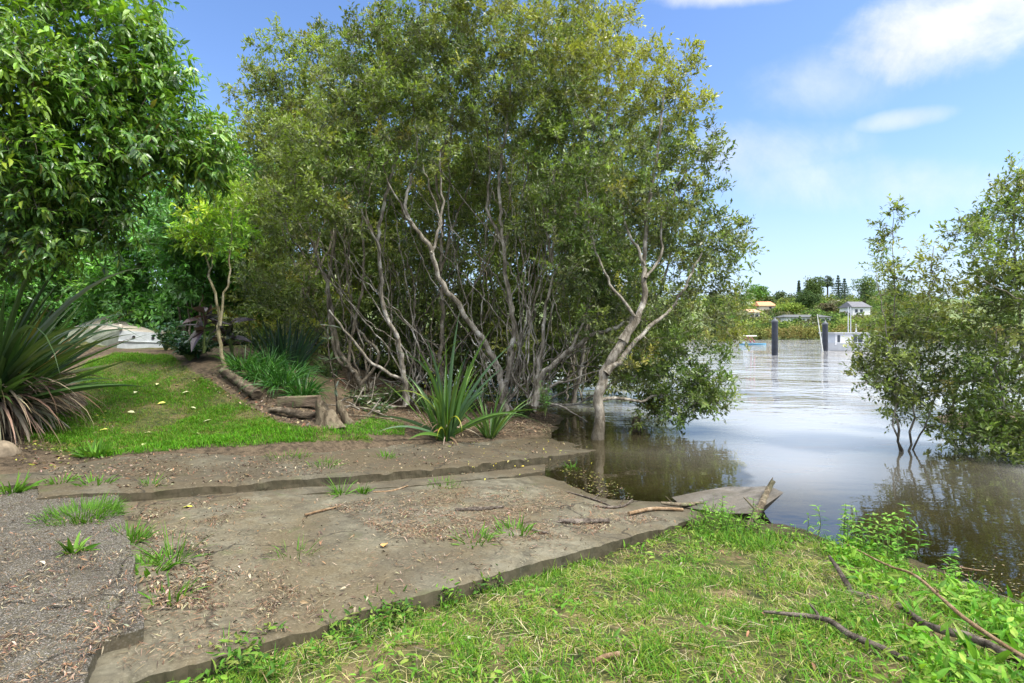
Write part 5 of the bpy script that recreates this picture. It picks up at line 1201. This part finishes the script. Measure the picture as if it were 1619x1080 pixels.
litter(mb, rng, plane_pts(rng, 900, KBOT, .006, .3, 14, 6), .02, .06, .3); twigs(mb, rng, plane_pts(rng, 700, KBOT, .006, .3, 15, 6), .02, .10)
RE = [(330,1036),(440,1004),(530,976),(640,941),(780,905),(930,862),(1080,820),(1070,812),(920,850),(770,890),(630,925),(520,958),(430,985),(320,1015)]
litter(mb, rng, plane_pts(rng, 500, RE, .004, .4, 16, 5), .015, .05, .3, [(.10,.075,.05),(.06,.045,.03),(.16,.12,.07)])
yp = plane_pts(rng, 90, [(700,700),(930,690),(940,735),(760,760)], .10, .0); litter(mb, rng, yp, .03, .06, .4, [(.45,.40,.05),(.40,.38,.12),(.30,.34,.06)])
tag(mb.build('leaf_litter', M_DRY, smooth=False), kind='stuff')
mb = MB()
SOIL = [(545,650),(560,615),(640,600),(800,610),(880,650),(880,690),(740,692),(640,690),(560,675)]
v = place(rng, 70000, SOIL, -4.5, 2, 7, 14)[:5500]; litter(mb, rng, v, .04, .12, .3); v = place(rng, 60000, SOIL, -4.5, 2, 7, 14)[:3600]; twigs(mb, rng, v+[0, 0, .03], .10, .45, .004)
BED = [(270,600),(340,590),(420,625),(520,645),(560,680),(440,672),(390,645),(300,600)]
v = place(rng, 60000, BED, -8, -2, 7, 13)[:1400]; litter(mb, rng, v, .04, .10, .4); LFT = [(10,700),(60,655),(150,650),(200,690),(170,735),(30,745)]
v = place(rng, 60000, LFT, -8, -3, 5, 9)[:900]; litter(mb, rng, v, .04, .10, .4, LT+[(.40,.36,.06),(.25,.30,.06)])
v = place(rng, 60000, BANK, -2.5, 6, 1.3, 6)[:500]; litter(mb, rng, v+[0, 0, .02], .02, .06, .4); twigs(mb, rng, place(rng, 20000, BANK, -2.5, 6, 1.3, 6)[:260]+[0, 0, .03], .05, .20)
MUD = [(1480,898),(1560,925),(1660,960),(1660,1000),(1560,960),(1480,925)]
v = place(rng, 20000, MUD, 2, 6, 3.5, 6)[:300]; litter(mb, rng, v, .03, .07, .35); twigs(mb, rng, v+[0, 0, .01], .06, .25, .003)
tag(mb.build('soil_litter', M_DRY, smooth=False), kind='stuff')
# single fallen leaves one can pick out
def fallen(label, p, Lf, wd, col, seed, group=None):
    rng = np.random.default_rng(seed); mb = MB(); a = rng.uniform(0, 6.28)
    leaves(mb, [p+[0, 0, .012]], [[math.cos(a), math.sin(a), .12]], [[rng.normal(0, .25), rng.normal(0, .25), 1]], Lf, wd, [col], 'long', .25)
    tag(mb.build('fallen_leaf', M_DRY, None, p), label, 'leaf', group)
fallen('single yellow fallen leaf lying by the corner of the ramp', RP(305, 803, .004), .11, .05, (.50, .50, .06), 1); fallen('single orange-brown fallen leaf lying in the middle of the ramp', RP(606, 867, .004), .10, .06, (.50, .28, .10), 2)
fallen('pale dry fallen leaf on the rough aggregate slab', RP(72, 964, .08), .10, .03, (.50, .44, .32), 3); fallen('small pale dry leaf near the weed on the aggregate slab', RP(62, 890, .08), .07, .03, (.48, .42, .30), 4)
rng = np.random.default_rng(830)
for k, (x, y) in enumerate([(202,655),(168,655),(240,688),(300,648),(262,640),(316,690),(216,623),(280,612),(190,615),(335,668),(350,652),(250,610),(300,623),(172,683),(228,706)]):
    fallen('pale yellow fallen leaf lying on the lawn', gp(x, y, .03), .12, .055, [(.55,.56,.30),(.60,.58,.12),(.50,.50,.22)][k % 3], 840+k, 'pale leaves fallen on the lawn')
# small weeds rooted in joints and dirt
def weed(label, p, n, Lr, Wr, seed,  el=(15, 80), pal=([(.09,.22,.02),(.13,.27,.03),(.07,.16,.02)], [2, 2, 1]), group='weeds growing on the concrete', spread=.05, name='weed', droop=(.2, 1.2), seg_fold=.2):
    if group == 'weeds growing on the concrete': n, Lr, Wr, spread = int(n*1.7), (Lr[0]*1.3, Lr[1]*1.4), (Wr[0]*1.2, Wr[1]*1.3), spread*1.25
    return flax(name, label, p, n, Lr, Wr, el, seed, pal, 0, math.pi, droop, spread, 0, group=group, cat='weed', fold=seg_fold, mat=M_GRASS)
W_ = [('grassy tuft patch spreading on the rough aggregate slab', RP(128,815,.075), 600, (.04,.13), (.004,.008), .20), ('broad-leaved weed seedling on the rough aggregate slab', RP(116,872,.075), 12, (.08,.15), (.02,.04), .02), ('thin weeds trailing along the joint beside the aggregate slab', RP(206,850,.03), 70, (.05,.14), (.005,.010), .08),
      ('low leafy weed in the joint below the slab corner', RP(232,898,.01), 60, (.04,.10), (.012,.022), .10), ('wispy weed seedling standing on the silt near the joint', RP(272,885,.005), 40, (.08,.24), (.004,.010), .07), ('second wispy weed at the joint lower down', RP(268,945,.005), 40, (.05,.14), (.006,.012), .08),
      ('green sprout at the path corner of the kerb', RP(236,770,.08), 30, (.06,.18), (.006,.012), .04), ('tall pale weed tuft growing from the middle of the kerb', RP(540,778,.02), 26, (.08,.22), (.006,.010), .04), ('small green weed beside the pale tuft on the kerb', RP(573,776,.02), 30, (.04,.10), (.008,.014), .05),
      ('grass tuft growing on the concrete path near the lawn', RP(455,722,.11), 110, (.04,.09), (.005,.009), .22), ('second grass tuft on the path towards the young flax', RP(515,735,.11), 60, (.05,.10), (.005,.009), .14), ('yellow-green weed on the dirt of the path', RP(610,722,.11), 40, (.05,.12), (.006,.012), .08),
      ('clipped green weed lying on the ramp silt', RP(812,840,.004), 50, (.06,.14), (.008,.014), .12), ('limp green weed on the ramp silt near the edge', RP(750,855,.004), 36, (.06,.14), (.008,.014), .10), ('pale thin weed growing on the bare concrete near the ramp edge', RP(466,876,.004), 30, (.05,.16), (.003,.006), .10),
      ('small weed by the water at the kerb end', RP(905,740,.01), 30, (.05,.12), (.008,.014), .05), ('tiny weed row along the raised kerb', RP(700,764,.03), 60, (.03,.07), (.006,.010), .16), ('leafy green weed clump on leaf litter near the flax skirt', RP(150,715,.12), 60, (.07,.16), (.015,.03), .12),
      ('bright green weed at the edge of the aggregate slab by the rock', RP(20,775,.09), 30, (.07,.16), (.012,.022), .07), ('flat green weed lying across the slab joint behind the tuft', RP(150,768,.09), 40, (.06,.14), (.010,.018), .08), ('low weeds at the foot of the path under the flax litter', RP(95,760,.1), 30, (.04,.10), (.010,.016), .08),
      ('weed at the broken front corner of the aggregate slab', RP(160,985,.03), 60, (.03,.08), (.006,.010), .06)]
for k, (lab, p, n, a, b, sp) in enumerate(W_): weed(lab, p, n, a, b, 850+k, spread=sp)
mb = None
DK = ([(.12,.29,.025),(.17,.34,.045),(.24,.37,.07),(.08,.22,.02)], [2, 2, 1, 1])
for k, (px, py, n, lo, hi, wd, lab) in enumerate([(1582,1010,9,.16,.26,.045,'tall broad-leaved dock with upright leaves by the muddy shore'), (1530,985,9,.14,.22,.04,'broad-leaved dock behind the tan branch with arching leaves'), (1545,1075,10,.12,.20,.042,'broad-leaved dock in front of the black rotting branch'), (1612,990,8,.16,.24,.05,'large-leaved dock at the frame edge beside the water'),
        (1478,1070,10,.10,.18,.04,'broad-leaved weed between the curved branch and black branch'), (1410,935,9,.12,.2,.03,'broad weed where the tan branch begins'), (1465,925,9,.10,.16,.035,'round-leaved weed between tan branch and water'), (1600,1080,10,.12,.2,.04,'broad-leaved weed under the end of the tan branch'),
        (1375,900,12,.10,.18,.016,'narrow-leaved weed above the broken stub'), (1350,985,10,.05,.1,.03,'small round-leaved weed near the curved branch'), (1500,1040,10,.10,.18,.035,'leaning broad weed beside the black branch'), (1430,1010,10,.06,.12,.035,'small pale broad weed over the black branch'),
        (990,1075,30,.06,.14,.012,'bright leafy weed tuft in the short grass'), (845,1085,24,.05,.11,.02,'dark leafy weed at the front of the grass'), (1265,915,20,.06,.14,.010,'spiky green weed in the short grass near the shore'), (1210,890,26,.06,.15,.010,'grassy weed clump under the broken slab'),
        (700,945,30,.06,.13,.02,'leafy weeds against the ramp edge before its worn kerb'), (590,975,30,.06,.14,.018,'leafy weed clump overhanging the ramp edge'), (480,1015,40,.08,.16,.014,'tall weed clump at the ramp edge'), (360,1050,40,.10,.22,.012,'tallest feathery weed clump at the front ramp corner'),
        (1455,985,9,.10,.2,.04,'pale broad dock beside the thin tan branch'), (1520,950,9,.12,.2,.04,'broad dock with ragged leaves near the muddy edge'), (1605,950,7,.12,.2,.045,'broad dock at the waterline by the pale reed'), (1400,1000,10,.10,.17,.035,'broad dock over the curved branch end'), (1555,1045,9,.14,.24,.05,'big bright dock between black branch and frame edge'),
        (1360,940,10,.08,.15,.03,'broad-leaved weed at the rotten log piece'), (1440,960,9,.10,.18,.03,'upright broad weed between rotten log and tan branch'), (1330,1060,26,.06,.14,.012,'fresh green weed tuft in the grass below the curved branch'), (1150,1060,26,.06,.13,.012,'fresh green weed tuft among straw near the frame bottom'),
        (1090,960,20,.05,.12,.010,'lone green tuft in the middle of the cut grass'), (760,1030,24,.05,.11,.02,'leafy weed in the cut grass near the pale stick'), (900,960,18,.05,.11,.010,'small green tuft below the worn ramp edge'),
        (430,1065,40,.07,.15,.014,'bright green weed clump below the front ramp corner')]):
    weed(lab, gp(px, py, .01), n, (lo, hi), (wd*.7, wd), 900+k, (25, 82), DK, 'weeds in the grass bank', .05, 'broadleaf_weed' if wd > .015 else 'weed', (.2, 1.5), .3)
def stemweed(label, px, py, hts, seed, leaf=(.07, .016), sp=.08, name='tall_weed'):
    rng = np.random.default_rng(seed); b = gp(px, py, 0); b[2] = max(b[2], -.05); r_ = thing(name, label, 'weed', b, 'tall weeds on the shore'); mb, sm = MB(), MB()
    for h in hts:
        q = b+np.append(rng.normal(0, sp, 2), 0); tip = q+np.append(rng.normal(0, .12*h, 2), h); s = spline(np.array([q-[0, 0, .04], (q+tip)/2+rng.normal(0, .02, 3), tip]), .025); sm = MB(); tube(sm, s, np.linspace(.0045, .0015, len(s)), 5); sm.build('stem', M_STALK, r_, b)
        i0 = int(len(s)*.15); pts = s[i0::2]; k = 3; m_ = len(pts)*k
        if not m_: continue
        Bp = np.repeat(pts, k, 0); az = rng.uniform(0, 6.28, m_); e = rng.uniform(.1, .8, m_); sz = np.repeat(np.linspace(1.1, .7, len(pts)), k)
        leaves(mb, Bp, np.stack([np.cos(az)*np.cos(e), np.sin(az)*np.cos(e), np.sin(e)], 1), np.tile([0, 0, 1.], (m_, 1))+rng.normal(0, .2, (m_, 3)), leaf[0]*sz*rng.uniform(.7, 1.2, m_), leaf[1], palette(rng, m_, DK[0], DK[1]), 'long', .4)
    mb.build('foliage', M_GRASS, r_, b, smooth=False)
stemweed('tall weed with narrow leaves standing alone against bright water', 1284, 842, [.34, .22], 950, (.10, .016)); stemweed('slim dark-reflecting weed stem with whorled leaves in the shallows', 1322, 850, [.36, .26, .2], 951, (.06, .012))
stemweed('bushy leafy weed at the water edge with many stems', 1378, 872, [.38, .36, .33, .3, .35, .3, .28, .36, .3, .25, .3, .33], 952, (.08, .02), .14); stemweed('leafy weed at the shore with drooping tips over the water', 1420, 885, [.44, .36, .3, .34, .28, .25], 953, (.08, .02), .12)
stemweed('dense leafy weed growing against the broken slab', 1150, 838, [.26, .22, .28, .2, .25, .3, .2, .24, .18, .22], 954, (.07, .018), .13); stemweed('leafy weed between broken slab and the leaning branch', 1192, 842, [.24, .3, .2, .2, .26], 955, (.07, .016), .07); stemweed('low leafy weeds on the ramp end by the driftwood', 1108, 830, [.14, .18, .12, .15, .2, .12], 956, (.06, .018), .10)
stemweed('short leafy weed between the lone tall weed and slab', 1238, 850, [.12, .16, .1, .14], 957, (.06, .014), .09); stemweed('leafy weed leaning over the mud past the tall weeds', 1462, 905, [.2, .16, .22, .14], 958, (.07, .02), .10)

# scum, leaves and twigs drifting in the shallows by the ramp
rng = np.random.default_rng(990); mb = MB()
q = rng.uniform([850, 735], [1010, 800], (900, 2)); q = q[in_poly(q, [(855,745),(930,738),(985,770),(1010,800),(930,792),(880,770)])]
pts = np.array([G(x, y, .004) for x, y in q]); pts = pts[vnoise(pts[:, 0], pts[:, 1], 3, 5) > .45]
n = len(pts); leaves(mb, pts, rng.normal(0, 1, (n, 3))*[1, 1, .02], np.tile([0, 0, 1.], (n, 1)), rng.uniform(.02, .05, n), rng.uniform(.008, .018, n), palette(rng, n, [(.30,.28,.06),(.16,.15,.06),(.10,.12,.03),(.24,.17,.09)], jit=.2), 'diamond', 0)
q = rng.uniform([1480, 880], [1660, 960], (170, 2)); pts = np.array([G(x, y, .004) for x, y in q]); pts = pts[(H(pts[:, 0], pts[:, 1]) < -.005) & (H(pts[:, 0], pts[:, 1]) > -.10)]
n = len(pts); leaves(mb, pts, rng.normal(0, 1, (n, 3))*[1, 1, .02], np.tile([0, 0, 1.], (n, 1)), rng.uniform(.015, .045, n), rng.uniform(.004, .012, n), palette(rng, n, [(.26,.20,.12),(.14,.11,.06),(.34,.28,.18)], jit=.2), 'diamond', 0)
tag(mb.build('floating_litter', M_DRY, smooth=False), kind='stuff')
